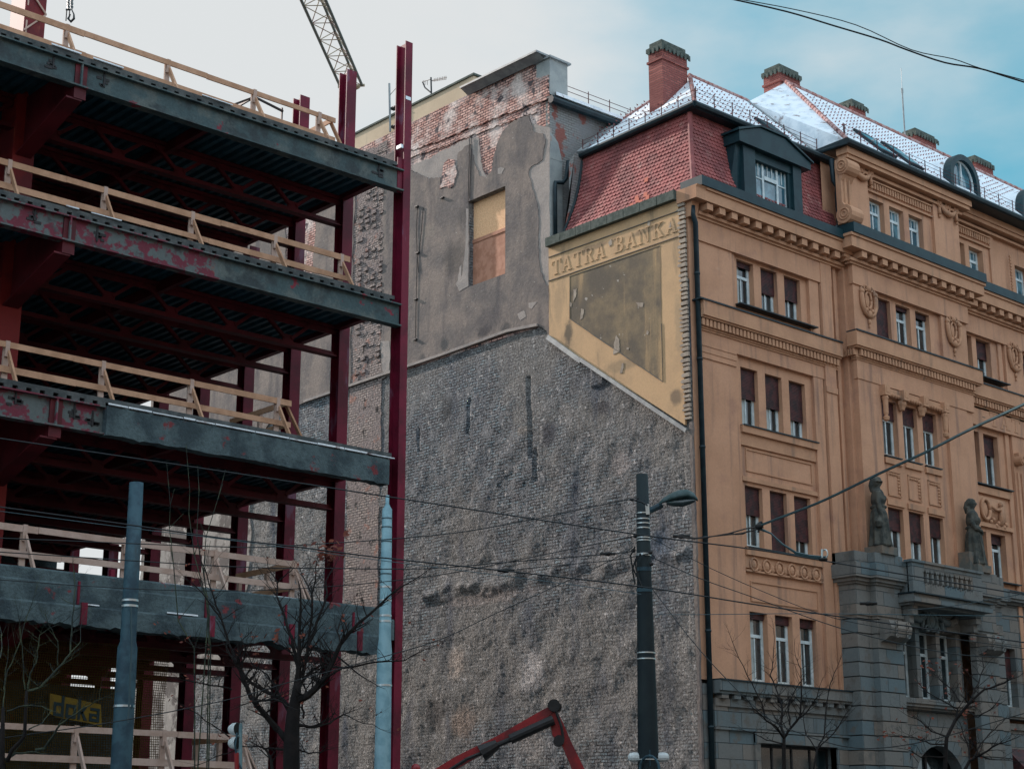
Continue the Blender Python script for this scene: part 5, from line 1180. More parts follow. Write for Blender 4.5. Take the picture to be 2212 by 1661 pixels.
bp_ = MB().prism(q, (0, .02, 0)); bp_.build('cloth', 'banner', bn)
def dk_glyph(ch):
    r = lambda x0, y0, x1, y1: [(x0, y0), (x1, y0), (x1, y1), (x0, y1)]
    t = .15
    if ch == 'd': return [r(.45, 0, .60, 1), r(.0, 0, .45, t), r(0, .5, .45, .5 + t), r(0, t, .15, .5)], .60
    if ch == 'o': return [r(0, 0, .60, t), r(0, .5, .60, .5 + t), r(0, t, .15, .5), r(.45, t, .60, .5)], .60
    if ch == 'k': return [r(0, 0, .15, 1), [(.15, .27), (.33, .65), (.55, .65), (.28, .30)], [(.15, .40), (.30, .40), (.58, 0), (.38, 0)]], .58
    if ch == 'a': return [r(0, 0, .45, t), r(0, .26, .45, .26 + .12), r(0, t, .15, .26), r(.45, 0, .60, .65), r(.05, .52, .45, .65)], .60
lx = 0; pa, pb = on(115, 1545, 1, NY - .16), on(214, 1560, 1, NY - .16); tot = .60 * 3 + .58 + .12 * 3; ux = (pb - pa) / tot
for ch in 'doka':
    polys, wd = dk_glyph(ch); lm = MB()
    for i, poly in enumerate(polys): lm.prism([pa + ux * (lx + a) + Vector((0, 0, b * .46)) for a, b in poly], (0, .012 + .0015 * i, 0))
    lm.build('letter', 'banner_ink', bn, fixn=True); lx += wd + .12
# ------------------------------------------------------------------ tower crane jib and chains
jz = 36.0
ja, jb, jc, jd = on(650, 0, 2, jz), on(703, 0, 2, jz), on(735, 188, 2, jz), on(782, 185, 2, jz)
cr = thing('tower_crane', ((ja + jb) / 2 - (jc - ja) * 6.5), 'lattice jib of a tower crane reaching in from the top edge', 'crane')
cr.location.z = 0
ex = (ja - jc); L0 = ja + ex * 6.5; L1 = jc; Rr0 = jb + (jb - jd) * 6.5; Rr1 = jd
hv = Vector((0, 0, 1.0)); jm = MB(); tp = (L0 + Rr0) / 2 + hv; tq = (L1 + Rr1) / 2 + hv * .8
jm.tube([L0, L1], .065, 6).tube([Rr0, Rr1], .065, 6).tube([tp, tq], .06, 6); jm.build('chord', 'crane_dark', cr)
lt = MB(); n_ = 40
for i in range(n_):
    a, b = i / n_, (i + 1) / n_
    P = lambda u, s: (L0.lerp(L1, u), Rr0.lerp(Rr1, u), tp.lerp(tq, u))[s]
    lt.tube([P(a, 0), P(a, 1)], .022, 5); lt.tube([P(a, 0), P(b, 1)], .022, 5)
    m_ = (a + b) / 2
    for s in (0, 1): lt.tube([P(a, s), P(m_, 2)], .024, 5); lt.tube([P(m_, 2), P(b, s)], .024, 5)
lt.build('lattice', 'crane_yellow', cr)
MB().bar(L1 - (Rr1 - L1) * .1, Rr1 + (Rr1 - L1) * .12, .10, .10).box(*[v for p in [(L1.x + .1, L1.x + .75, L1.y - .55, L1.y - .1, jz - .02, jz + .12)] for v in p]).build('jib_end', 'crane_yellow', cr)
mst = MB(); bx = tp.x; by = tp.y
jm2 = MB()
for dx in (-.8, .8):
    for dy in (-.8, .8): mst.tube([(bx + dx, by + dy, 0), (bx + dx, by + dy, jz + 4)], .08, 5)
for k in range(22):
    z = k * 1.7
    mst.tube([(bx - .8, by - .8, z), (bx + .8, by - .8, z + 1.7)], .04, 4).tube([(bx - .8, by + .8, z), (bx - .8, by - .8, z + 1.7)], .04, 4).tube([(bx + .8, by - .8, z), (bx + .8, by + .8, z + 1.7)], .04, 4).tube([(bx + .8, by + .8, z), (bx - .8, by + .8, z + 1.7)], .04, 4)
mst.build('mast', 'crane_dark', cr)
for nm, px, lab in (('a', 148, 'left one of two hanging steel chains with a hook, top left'), ('b', 155.5, 'right one of two hanging steel chains with a rounded hook, top left')):
    D_ = 31; top = fwd(px, -90, D_); bot = fwd(px - .3, 20, D_)
    ch = thing('lifting_chain', bot, lab, 'chain', 'chains hanging from the crane')
    cmb = MB(); n_ = 30
    for i in range(n_):
        p = bot.lerp(top, i / n_); v = Vector((.6, -.6, 0)) if i % 2 else Vector((.6, .6, 0))
        a_ = v.normalized() * .022; h_ = Vector((0, 0, .032)); cmb.tube([p - a_ - h_ * .6, p - h_, p + a_ - h_ * .6, p + a_ + h_ * .6, p + h_, p - a_ + h_ * .6, p - a_ - h_ * .6], .009, 4, False)
    cmb.build('links', 'wire_light', ch)
    hmb = MB(); p = bot + Vector((0, 0, -.02))
    if nm == 'a': hmb.tube([p + R3 * .03, p + R3 * .03 + Vector((0, 0, -.22))], .013, 5).tube([p - R3 * .03, p - R3 * .03 + Vector((0, 0, -.25))], .013, 5).tube([p - R3 * .05, p + R3 * .05], .02, 5)
    else: hmb.tube([p, p + R3 * .05 + Vector((0, 0, -.1)), p + R3 * .06 + Vector((0, 0, -.2)), p + Vector((0, 0, -.27)), p - R3 * .06 + Vector((0, 0, -.2)), p - R3 * .02 + Vector((0, 0, -.1))], [.012, .016, .025, .03, .025, .012], 6)
    hmb.build('hook', 'wire', ch)
# ------------------------------------------------------------------ street poles
def pole(name, D, pts, m, label, cat, group=None):
    base = fwd(pts[-1][0], pts[-1][1], D); root = thing(name, (base.x, base.y, 0), label, cat, group)
    P_ = []; rs = []
    for x, y, wpx in pts: P_.append(fwd(x, y, D)); rs.append(wpx / 2 / FPX * D * 1.03)
    q = P_[-1].copy(); q.z = 0; P_.append(q); rs.append(rs[-1] * 1.15)
    axis = P_[-1]
    for p in P_: p.x, p.y = axis.x + (p.x - axis.x) * .15, axis.y + (p.y - axis.y) * .15
    MB().tube(P_, rs, 20).build('shaft', m, root, smooth=True); return root, P_, rs
def band(root, P_, rs, D, ys, th=.035, m='band', nm='clamp_band', k=1.06):
    for yy in ys:
        z = fwd(CX, yy, D).z; r_ = rs[0]
        for i in range(len(P_) - 1):
            if P_[i + 1].z <= z <= P_[i].z: u = (P_[i].z - z) / (P_[i].z - P_[i + 1].z); r_ = rs[i] + (rs[i + 1] - rs[i]) * u; c = P_[i].lerp(P_[i + 1], u); break
        MB().lathe((c.x, c.y, z), [(r_ * k, -th / 2), (r_ * k, th / 2)], 20).build(nm, m, root)
p1, P_, rs = pole('tram_pole', 29, [(274, 1043, 30), (271, 1300, 33), (270, 1385, 33), (266, 1400, 41), (261, 1661, 43)], 'pole_blue', 'tall round grey blue steel pole at left, with worn paint, before the steel frame', 'pole', 'poles along the street')
band(p1, P_, rs, 29, (1297, 1309, 1525))
MB().tube([fwd(283, 1310, 28.75), fwd(284, 1400, 28.75), fwd(277, 1560, 28.7)], .018, 5).build('cable', 'wire_light', p1)
MB().bar(fwd(246, 1524, 28.9), fwd(288, 1524, 28.9), .04, .05).build('cross_bar', 'pole_blue', p1)
p2, P_, rs = pole('tram_pole', 31, [(831, 1070, 8), (831, 1088, 8), (831, 1094, 13), (831, 1100, 21), (829, 1380, 26), (827, 1405, 31), (826, 1661, 34)], 'pole_white', 'pale blue steel pole with a narrow stub top, right beside the tall red column', 'pole', 'poles along the street')
band(p2, P_, rs, 31, (1268, 1297, 1330, 1342, 1480))
band(p2, P_, rs, 31, (1120, 1139, 1170, 1240), th=.02, m='wire_light', nm='seam')
p3, P_, rs = pole('street_light', 26, [(1383, 1025, 25), (1389, 1270, 32), (1396, 1480, 39), (1401, 1661, 44)], 'pole_dark', 'dark tapered concrete pole carrying a cobra head street light', 'street light', 'poles along the street')
band(p3, P_, rs, 26, (1109, 1121.5, 1131, 1141, 1162, 1168, 1197, 1200, 1410, 1423, 1640), th=.018)
band(p3, P_, rs, 26, (1230, 1275), th=.06, m='pole_blue')
ax = P_[-1]
def onp(x, y, D=26): return fwd(x, y, D)
arm = MB().tube([onp(1399, 1105), onp(1430, 1090)], .05, 8); arm.build('arm', 'pole_blue', p3)
MB().bar(onp(1397, 1090, 25.95), onp(1399, 1112, 25.95), .10, .06).build('mount', 'band', p3)
lh = MB(); sec = [(1424, 1086, 9, 5), (1432, 1081, 15, 7), (1445, 1076, 22, 10), (1465, 1070, 27, 13), (1485, 1068, 25, 12), (1498, 1071, 19, 9), (1507, 1078, 9, 4)]
# luminaire: shell of ellipses along the arm direction
for i, (x, y, h, wd) in enumerate(sec):
    c = onp(x, y + 3, 25.9 - i * .05); hh = h / 2 / FPX * 26; ww_ = wd * 1.1 / FPX * 26
    for k in range(14):
        t = 2 * math.pi * k / 14; zz = math.sin(t) * hh * (1.1 if math.sin(t) > 0 else .35); lh.v.append(tuple(c + Vector((0, 0, zz)) + FH * math.cos(t) * ww_))
for i in range(len(sec) - 1):
    for k in range(14): k2 = (k + 1) % 14; lh.f.append((i * 14 + k, i * 14 + k2, (i + 1) * 14 + k2, (i + 1) * 14 + k))
lh.f.append(tuple(range(14))[::-1]); lh.f.append(tuple(6 * 14 + k for k in range(14)))
lh.build('lamp_housing', 'lamp_shell', p3, smooth=True, fixn=True)
lg = MB()
for i, (x, y, h, wd) in enumerate([(1440, 1085, 9, 7), (1455, 1085, 17, 10), (1475, 1084, 20, 10), (1492, 1081, 14, 8), (1501, 1080, 6, 5)]):
    c = onp(x, y + 1, 25.86 - i * .05); hh = h / 2 / FPX * 26; ww_ = wd / FPX * 26
    for k in range(12): t = 2 * math.pi * k / 12; lg.v.append(tuple(c + Vector((0, 0, math.sin(t) * hh)) + FH * math.cos(t) * ww_))
for i in range(4):
    for k in range(12): k2 = (k + 1) % 12; lg.f.append((i * 12 + k, i * 12 + k2, (i + 1) * 12 + k2, (i + 1) * 12 + k))
lg.build('lamp_glass', 'lamp_glass', p3, smooth=True, fixn=True)
lc = MB()
for pts in ([(1372, 1180), (1362, 1200), (1366, 1225), (1376, 1245)], [(1376, 1200), (1366, 1230), (1372, 1262)], [(1384, 1195), (1372, 1215), (1379, 1250), (1388, 1270)], [(1360, 1080), (1372, 1081), (1385, 1084), (1399, 1092)]): lc.tube([onp(x, y, 25.8) for x, y in pts], .014, 5)
build_each(lc, 'cable_loop', 'wire', p3)
ib = MB()
for x, y in ((1372, 1157), (1407, 1218), (1405, 1193), (1368, 1189)): ib.ball(onp(x, y, 25.85), .035)
build_each(ib, 'insulator', 'black_metal', p3)
for sx, lab in ((1374, 'left'), (1428, 'right')):
    s_ = MB(); c = onp(sx, 1635, 26); d_ = -1 if sx < 1400 else 1
    s_.tube([c + R3 * d_ * -.05, c + R3 * d_ * .04, c + R3 * d_ * .10, c + R3 * d_ * .12], [.07, .075, .06, .03], 12); s_.build('horn_speaker', 'white_plastic', p3)
MB().box(onp(1386, 1635).x - .03, onp(1386, 1635).x + .03, onp(1386, 1635).y - .2, onp(1386, 1635).y - .15, onp(1386, 1655).z, onp(1386, 1620).z).ring(onp(1403, 1661, 25.7), .20, .02, 'x', .2, 16).build('speaker_bracket', 'pole_blue', p3)
# post with two round hoods, seen from the side
sg2 = fwd(517, 1661, 24); SP = thing('signal_post', (sg2.x, sg2.y, 0), 'pale post with two round white signal hoods, below the bare tree', 'signal post')
MB().tube([fwd(517.5, 1562, 24), fwd(517.5, 1661, 24), (sg2.x, sg2.y, 0)], [.038, .038, .045], 10).build('post', 'pole_white', SP)
for y in (1574, 1604):
    c = fwd(508, y, 23.95); hd = MB(); ax_ = (R3 * .8 - FH * .5).normalized()
    hd.tube([c - ax_ * .10, c - ax_ * .085, c - ax_ * .03, c + ax_ * .05], [.01, .06, .085, .09], 16, False); hd.build('hood', 'white_plastic', SP)
    MB().tube([c + ax_ * .02, c + ax_ * .035], [.083, .083], 14).build('lens', 'black_metal', SP)
MB().tube([fwd(512, 1582, 23.9), fwd(508, 1610, 23.85), fwd(512, 1640, 23.9), fwd(524, 1665, 23.9)], .014, 5).build('cable', 'pole_blue', SP)
MB().tube([fwd(511, 1625, 23.9), fwd(512, 1661, 23.9)], .035, 8).build('red_sleeve', 'red_paint', SP)
rb = fwd(898, 1661, 30); RB = thing('warning_beacon', (rb.x, rb.y, 0), 'red rounded beacon just showing at the bottom edge, left of the red excavator boom', 'beacon')
MB().ball(fwd(898, 1660, 30), .085, .085, .09, 14, 10).build('dome', 'red_paint', RB, smooth=True); MB().tube([fwd(898, 1668, 30), (rb.x, rb.y, 0)], .04, 8).build('post', 'black_metal', RB)
# ------------------------------------------------------------------ red excavator
EXD = 31.5
ep = lambda x, y, o=0: fwd(x, y, EXD) + FH * o
eb = fwd(930, 1661, EXD); EX = thing('excavator', (eb.x - R3.x * 2, eb.y - R3.y * 2, 0), 'red excavator with its long folded boom rising before the bare brick wall', 'excavator')
def plate(poly, th, m, nm):
    return MB().prism([ep(x, y, -th / 2) for x, y in poly], FH * th).build(nm, m, EX, fixn=True)
plate([(830, 1728), (905, 1745), (985, 1661), (1080, 1607), (1150, 1568), (1180, 1552), (1192, 1540), (1185, 1528), (1175, 1532), (1070, 1592), (985, 1634)], .34, 'red_paint', 'boom')
plate([(1185, 1526), (1200, 1530), (1215, 1560), (1232, 1600), (1262, 1661), (1290, 1740), (1262, 1745), (1236, 1661), (1215, 1612), (1193, 1588), (1188, 1560)], .30, 'red_paint', 'dipper_arm')
ecy = MB().tube([ep(1070, 1612, -.22), ep(1110, 1595, -.22)], .05, 10).tube([ep(1102, 1598, -.22), ep(1195, 1556, -.22)], .095, 12).tube([ep(1040, 1628, -.22), ep(1075, 1608, -.22)], [.16, .09], 10); ecy.build('hydraulic_cylinder', 'black_metal', EX)
MB().tube([ep(1196, 1525, -.25), ep(1196, 1525, .25)], .115, 14).tube([ep(1204, 1528, -.2), ep(1204, 1528, .2)], .08, 12).tube([ep(1207, 1600, -.24), ep(1207, 1600, .2)], .10, 10).build('pivot_pin', 'black_metal', EX)
MB().tube([ep(1198, 1530, -.2), ep(1212, 1570, -.22), ep(1216, 1596, -.2), ep(1206, 1610, -.2)], .03, 6).tube([ep(1060, 1620, -.25), ep(1010, 1640, -.26), ep(960, 1672, -.25)], .035, 6).build('hydraulic_hose', 'black_metal', EX)
MB().box(eb.x - 4.2, eb.x - 1.2, eb.y - .2, eb.y + 2.0, .0 + 1.0, 2.6).build('machine_house', 'red_paint', EX)
tk = MB()
for yy in (-.4, 1.7): tk.box(eb.x - 4.6, eb.x - .8, eb.y + yy, eb.y + yy + .5, .12, .95)
tk.build('track', 'black_metal', EX)
# ------------------------------------------------------------------ overhead wires
def wire(pts, r_px, D0, D1, label, m='wire', name='overhead_wire', cat='wire', ext=500, grp='overhead wires across the street'):
    xs = [p[0] for p in pts]; tot = xs[-1] - xs[0] or 1
    pts = list(pts)
    if pts[0][0] <= 2 and ext: a, b = pts[0], pts[1]; k = -ext / (b[0] - a[0]); pts.insert(0, (a[0] + (b[0] - a[0]) * k, a[1] + (b[1] - a[1]) * k))
    if pts[-1][0] >= 2210 and ext: a, b = pts[-1], pts[-2]; k = ext / (a[0] - b[0]); pts.append((a[0] + (a[0] - b[0]) * k, a[1] + (a[1] - b[1]) * k))
    P = []
    # smooth (Catmull-Rom)
    e = [pts[0]] + pts + [pts[-1]]
    for i in range(1, len(e) - 2):
        p0, p1_, p2_, p3_ = e[i - 1], e[i], e[i + 1], e[i + 2]; n_ = 4 if len(pts) > 2 else 1
        for j in range(n_):
            t = j / n_; P.append(tuple(.5 * (2 * p1_[k] + (p2_[k] - p0[k]) * t + (2 * p0[k] - 5 * p1_[k] + 4 * p2_[k] - p3_[k]) * t * t + (3 * p1_[k] - p0[k] - 3 * p2_[k] + p3_[k]) * t ** 3) for k in (0, 1)))
    P.append(pts[-1])
    W_ = [fwd(x, y, 1 / (1 / D0 + (1 / D1 - 1 / D0) * (x - xs[0]) / tot)) for x, y in P]
    o = MB().tube(W_, r_px / 2 / FPX * (D0 + D1) / 2, 5).build(name, m)
    return tag(o, label, cat, grp)
wire([(0, 947), (486, 1019), (918, 1085), (1376, 1154), (1640, 1188), (1890, 1230), (2212, 1284)], 3.2, 22, 24, 'long trolley wire sloping down across the whole view, upper one passing the lamp pole', 'wire')
wire([(0, 1095), (262, 1131), (486, 1163), (632, 1180), (822, 1204), (1093, 1233), (1385, 1267), (1622, 1304), (1768, 1325), (2212, 1387)], 3.2, 22, 24, 'long trolley wire below the upper one, crossing the lamp pole under its clamps', 'wire')
wire([(0, 1104), (262, 1138), (486, 1165), (822, 1210), (1093, 1244), (1230, 1262), (1385, 1283)], 1.6, 22, 23, 'thin light span wire running just under the second trolley wire', 'wire_light')
wire([(0, 1162), (486, 1181), (632, 1178), (918, 1158), (1093, 1133), (1356, 1079), (1374, 1080)], 2.4, 24, 25.8, 'sagging wire rising to the topmost hook of the dark lamp pole', 'wire')
wire([(0, 1192), (486, 1223), (700, 1227), (918, 1228), (1093, 1214), (1311, 1197), (1366, 1190)], 2.4, 24, 25.8, 'sagging wire ending at the black insulator on the dark lamp pole', 'wire')
wire([(0, 1252), (260, 1270), (486, 1276), (692, 1268), (918, 1246), (1100, 1213), (1372, 1157)], 2.0, 24, 25.8, 'sagging wire rising to the small insulator at mid pole', 'wire')
wire([(0, 1594), (244, 1559), (486, 1512), (635, 1470), (810, 1423), (950, 1381), (1070, 1325), (1295, 1222), (1345, 1196), (1368, 1180)], 2.2, 20, 25.8, 'lowest wire climbing from bottom left through the bare tree to the dark pole', 'wire')
wire([(1093, 1233), (1150, 1226), (1311, 1211), (1405, 1195)], 1.8, 25, 25.9, 'short pull off wire between the trolley wires left of the dark pole', 'wire', ext=0)
wire([(1407, 1203), (1512, 1249), (1622, 1288), (1780, 1345), (1890, 1377), (2053, 1411), (2212, 1423)], 2.2, 26, 22, 'wire leaving the dark pole for the stone portal, lower right', 'wire')
wire([(1399, 1158), (1539, 1229), (1674, 1288), (1780, 1328), (1890, 1353), (2100, 1385), (2212, 1400)], 1.7, 26, 22, 'thin wire fanning right from the dark pole across the ochre facade', 'wire')
wire([(1408, 1270), (1512, 1404), (1640, 1535), (1720, 1580), (1850, 1615), (2000, 1600), (2212, 1540)], 2.0, 26, 22, 'steep guy wire dropping right from the dark pole over the drainpipe', 'wire')
wire([(1418, 1327), (1512, 1327), (1768, 1325), (2212, 1331)], 1.6, 26, 24, 'level thin span wire from the dark pole across the fourth floor windows', 'wire_light')
wire([(1962, 1317), (2060, 1308), (2212, 1282)], 1.8, 24, 20, 'short light wire in front of the balcony', 'wire_light')
wire([(1568, -4), (1700, 26), (1800, 56), (1900, 86), (1958, 108), (2041, 136), (2117, 149), (2212, 178)], 4.2, 12, 12, 'thicker black cable of the twisted pair crossing the sky, top right', 'wire', cat='cable')
wire([(1580, -4), (1720, 22), (1850, 55), (1968, 108), (2059, 128), (2117, 148), (2212, 174)], 2.4, 11.9, 11.9, 'thinner grey cable of the twisted pair crossing the sky, top right', 'wire', cat='cable')
o = wire([(1643, 1134), (1700, 1112), (1780, 1080), (1900, 1022), (2000, 976), (2100, 925), (2212, 873)], 6.4, 17, 13, 'thick teal span tube slanting up to the right edge before the ochre facade', 'tube', name='span_tube', cat='tube', grp=None)
pf = thing('wire_hanger', fwd(1640, 1137, 17), 'black wire hanger with cable loops at the lower end of the teal tube', 'hanger')
hm_ = MB().ball(fwd(1640, 1137, 17), .035, .05, .035).tube([fwd(1638, 1133, 17), fwd(1646, 1128, 17)], .02, 6).tube([fwd(1639, 1140, 17), fwd(1638, 1150, 17)], .012, 5); hm_.build('clamp', 'black_metal', pf)
lm_ = MB()
for pts in ([(1640, 1137), (1610, 1142), (1575, 1152), (1530, 1160), (1500, 1162), (1462, 1157)], [(1640, 1142), (1618, 1148), (1600, 1152), (1580, 1154), (1540, 1158), (1500, 1164), (1462, 1159)], [(1618, 1146), (1605, 1153), (1590, 1154), (1578, 1151)]):
    lm_.tube([fwd(x, y, 17 + (1640 - x) * .03) for x, y in pts], .008, 5)
lm_.build('pull_off_wire', 'wire', pf)
lm_ = MB()
for k in (0, 3): lm_.tube([fwd(x, y + k, 17) for x, y in ((1640, 1140), (1665, 1152 - k), (1690, 1175 - k), (1720, 1193), (1750, 1200), (1785, 1203))], .010, 5)
lm_.build('loop_cable', 'tube', pf)
cl_ = thing('section_clamp', fwd(1783, 1200, 17), 'pale D shaped clamp with a black fitting hanging on the trolley wire', 'clamp')
MB().ring(fwd(1782, 1196, 17), .035, .008, 'x', .045, 12).tube([fwd(1776, 1186, 17), fwd(1776, 1204, 17)], .012, 6).build('ring', 'band', cl_); MB().ball(fwd(1778, 1208, 17), .05, .05, .02).build('fitting', 'black_metal', cl_)
for x, y, D_, lab in ((1472, 1158, 23, 'black wire connector right of the dark pole, on the upper trolley wire'), (1093, 1232, 23, 'black wire connector left of the dark pole where the pull off wire starts'), (1313, 1196, 25.4, 'black tube insulator on the wire just left of the dark pole'), (1876, 1303, 23.5, 'black wire connector in front of the stone pier')):
    c = fwd(x, y, D_); o = MB().ball(c, .06, .06, .035, 8, 5).tube([c - R3 * .12, c + R3 * .12], .022, 6).build('wire_connector', 'black_metal'); tag(o, lab, 'connector', 'wire connectors')
# ------------------------------------------------------------------ bare trees
def tree(name, D, origin, s, trunks, limbs, label, seed, twl=(26, 62), dens=1.0, m='bark', leaf=None, dj=.9, grp='bare street trees', tw=1.0, extra=None):
    rn = random.Random(seed); cv = lambda v, u: ((origin[0] + v / s) / 1.8517, (origin[1] + u / s) / 1.8517)
    b0 = cv(*trunks[0][0][:2]); base = fwd(b0[0], b0[1], D); root = thing(name, (base.x, base.y, 0), label, 'tree', grp)
    K = D / FPX
    tmb = MB()
    for line in trunks:
        P = [fwd(*cv(v, u), D) for v, u, w_ in line]; rs = [w_ / s / 1.8517 / 2 * K for v, u, w_ in line]
        if line is trunks[0]: P = [Vector((P[0].x, P[0].y, 0))] + P; rs = [rs[0] * 1.15] + rs
        tmb.tube(P, rs, 12)
    tmb.build('trunk', 'bark', root, smooth=True)
    bmb = MB(); lmb = MB(); tips = []
    def twig(p, d, L, r, lvl):
        n_ = 4; P = [p]; rs = [r]; q = p.copy(); dd = d.copy()
        for i in range(n_):
            dd = (dd + Vector((rn.uniform(-1, 1), rn.uniform(-1, 1), rn.uniform(-.6, 1))) * .22).normalized(); q = q + dd * L / n_; P.append(q.copy()); rs.append(r * (1 - .75 * (i + 1) / n_))
            if lvl < 2 and rn.random() < .7:
                sd = (dd + Vector((rn.uniform(-1, 1), rn.uniform(-1, 1), rn.uniform(-.5, .9)))).normalized(); twig(q, sd, L * rn.uniform(.35, .62), rs[-1] * .75, lvl + 1)
        bmb.tube(P, rs, 4 if lvl else 5, False)
        if leaf and rn.random() < leaf: tips.append(q.copy())
    for li, line in enumerate(limbs):
        off = rn.uniform(-dj, dj); n_ = len(line); P = []; rs = []
        w0, w1 = line[0][2], line[-1][2] if len(line[-1]) > 2 else 3
        for i, pt in enumerate(line):
            u = i / (n_ - 1); P.append(fwd(*cv(pt[0], pt[1]), D + off * u)); rs.append((w0 + (w1 - w0) * u) / s / 1.8517 / 2 * K)
        # subdivide and wobble
        PP = []; RR = []
        for i in range(n_ - 1):
            k = 3
            for j in range(k):
                t = j / k; q = P[i].lerp(P[i + 1], t)
                if j: q += Vector((rn.uniform(-1, 1), rn.uniform(-1, 1), rn.uniform(-1, 1))) * (P[i + 1] - P[i]).length * .035
                PP.append(q); RR.append(rs[i] + (rs[i + 1] - rs[i]) * t)
        PP.append(P[-1]); RR.append(rs[-1])
        bmb.tube(PP, [r * 1.2 for r in RR], 7)
        for i in range(2, len(PP)):
            for _rep in range(1 + (rn.random() < dens - 1)):
              if rn.random() < .8 * dens:
                  d = (PP[i] - PP[i - 1]).normalized(); sd = (d * .7 + R3 * rn.choice((-1, 1)) * rn.uniform(.4, 1.1) + FH * rn.uniform(-.6, .6) + Vector((0, 0, rn.uniform(-.2, .8)))).normalized()
                  twig(PP[i], sd, rn.uniform(*twl) * K, min(RR[i] * .55, .016 * tw) , 0)
        twig(PP[-1], (PP[-1] - PP[-2]).normalized(), rn.uniform(*twl) * K * .9, RR[-1], 0)
    if extra:
        bo = None
    bmb.build('branches', m, root)
    if leaf:
        for q in tips:
            for k in range(2):
                c = q + Vector((rn.uniform(-.04, .04), rn.uniform(-.04, .04), rn.uniform(-.07, .02))); a = Vector((rn.uniform(-1, 1), rn.uniform(-1, 1), rn.uniform(-1, 1))).normalized() * .03; b = a.orthogonal().normalized() * .022
                lmb.quad(c - a, c + b, c + a, c - b)
        if lmb.v: lmb.build('leaves', 'dead_leaf', root)
    return root
T1 = tree('bare_tree', 24, (800, 2275), 2.077,
    [[(760, 1661, 140), (760, 1400, 130), (775, 1200, 110), (800, 1040, 80), (815, 900, 52)], [(735, 1440, 60), (690, 1385, 50), (640, 1320, 44)]],
    [[(810, 950, 50), (820, 850), (822, 700), (828, 450), (835, 200, 12)],
     [(820, 1085, 56), (900, 1050), (965, 990), (1040, 900), (1100, 780), (1170, 620), (1270, 500), (1450, 340), (1600, 200), (1869, 30, 6)],
     [(850, 900, 30), (870, 800), (900, 640), (930, 400), (930, 200), (960, 100), (970, -60, 6)],
     [(905, 640, 22), (970, 440), (1040, 270), (1055, 190), (1045, 100), (1100, 0, 6)], [(930, 200, 14), (880, 110), (830, 0, 6)],
     [(820, 850, 28), (790, 700), (740, 520), (700, 380), (640, 230), (640, 110), (570, 0, 6)], [(640, 120, 12), (700, 60), (770, 0, 5)],
     [(760, 1150, 30), (650, 1060), (530, 1010), (420, 940), (310, 800), (240, 620), (180, 420), (120, 250), (60, 60), (0, -100, 6)],
     [(645, 1330, 46), (600, 1280), (500, 1160), (420, 1060), (380, 950), (330, 830), (300, 790, 20)], [(180, 420, 14), (90, 300), (20, 200), (-60, 120, 5)],
     [(420, 1060, 20), (440, 1100), (520, 1090), (620, 1080), (700, 1120, 12)],
     [(820, 1300, 24), (950, 1310), (1080, 1280), (1190, 1210, 10)], [(1190, 1210, 8), (1280, 1250), (1500, 1330, 4)],
     [(700, 1500, 18), (560, 1490), (480, 1470), (370, 1475, 6)], [(825, 1500, 14), (900, 1530), (1000, 1525), (1030, 1490, 5)],
     [(830, 970, 24), (900, 870), (1000, 800), (1200, 820), (1480, 770), (1700, 760), (1869, 670, 6)], [(600, 1661, 26), (590, 1580), (560, 1510), (500, 1475, 8)],
     [(240, 620, 12), (100, 640), (0, 660), (-120, 600, 5)], [(260, 1000, 14), (150, 970), (0, 945), (-150, 920, 6)], [(1170, 620, 16), (1140, 520), (1190, 350, 5)],
     [(730, 1180, 16), (640, 1000), (560, 880), (440, 800), (350, 600, 5)], [(1040, 900, 14), (980, 940), (1010, 830), (1060, 700), (1020, 640, 5)], [(860, 1230, 18), (850, 1120), (880, 1000), (960, 900, 6)],
     [(240, 1390, 10), (100, 1290), (-60, 1180), (-100, 1160, 4)], [(300, 1500, 8), (120, 1560), (-60, 1640, 4)], [(1150, 730, 14), (1300, 860), (1460, 960, 5)]],
    'large dark bare tree with a forked trunk in front of the steel frame', 11, twl=(28, 75), dens=1.2, leaf=.03)
clm = MB(); rn = random.Random(77)
for (cx_, cy_, rx_, ry_, n_) in ((1315, 2215, 55, 45, 70), (1105, 2560, 12, 30, 14), (1385, 2140, 8, 20, 8)):
    clm = MB()
    for i in range(n_):
        c = fwd((cx_ + rn.gauss(0, rx_ * .45)) / 1.8517, (cy_ + rn.gauss(0, ry_ * .45)) / 1.8517, 23.9 + rn.uniform(-.3, .3)); a = Vector((rn.uniform(-1, 1), rn.uniform(-1, 1), rn.uniform(-1, 1))).normalized() * .055; b = a.orthogonal().normalized() * .035; clm.quad(c - a, c + b, c + a, c - b)
    clm.build('leaf_cluster', 'dead_leaf', T1)
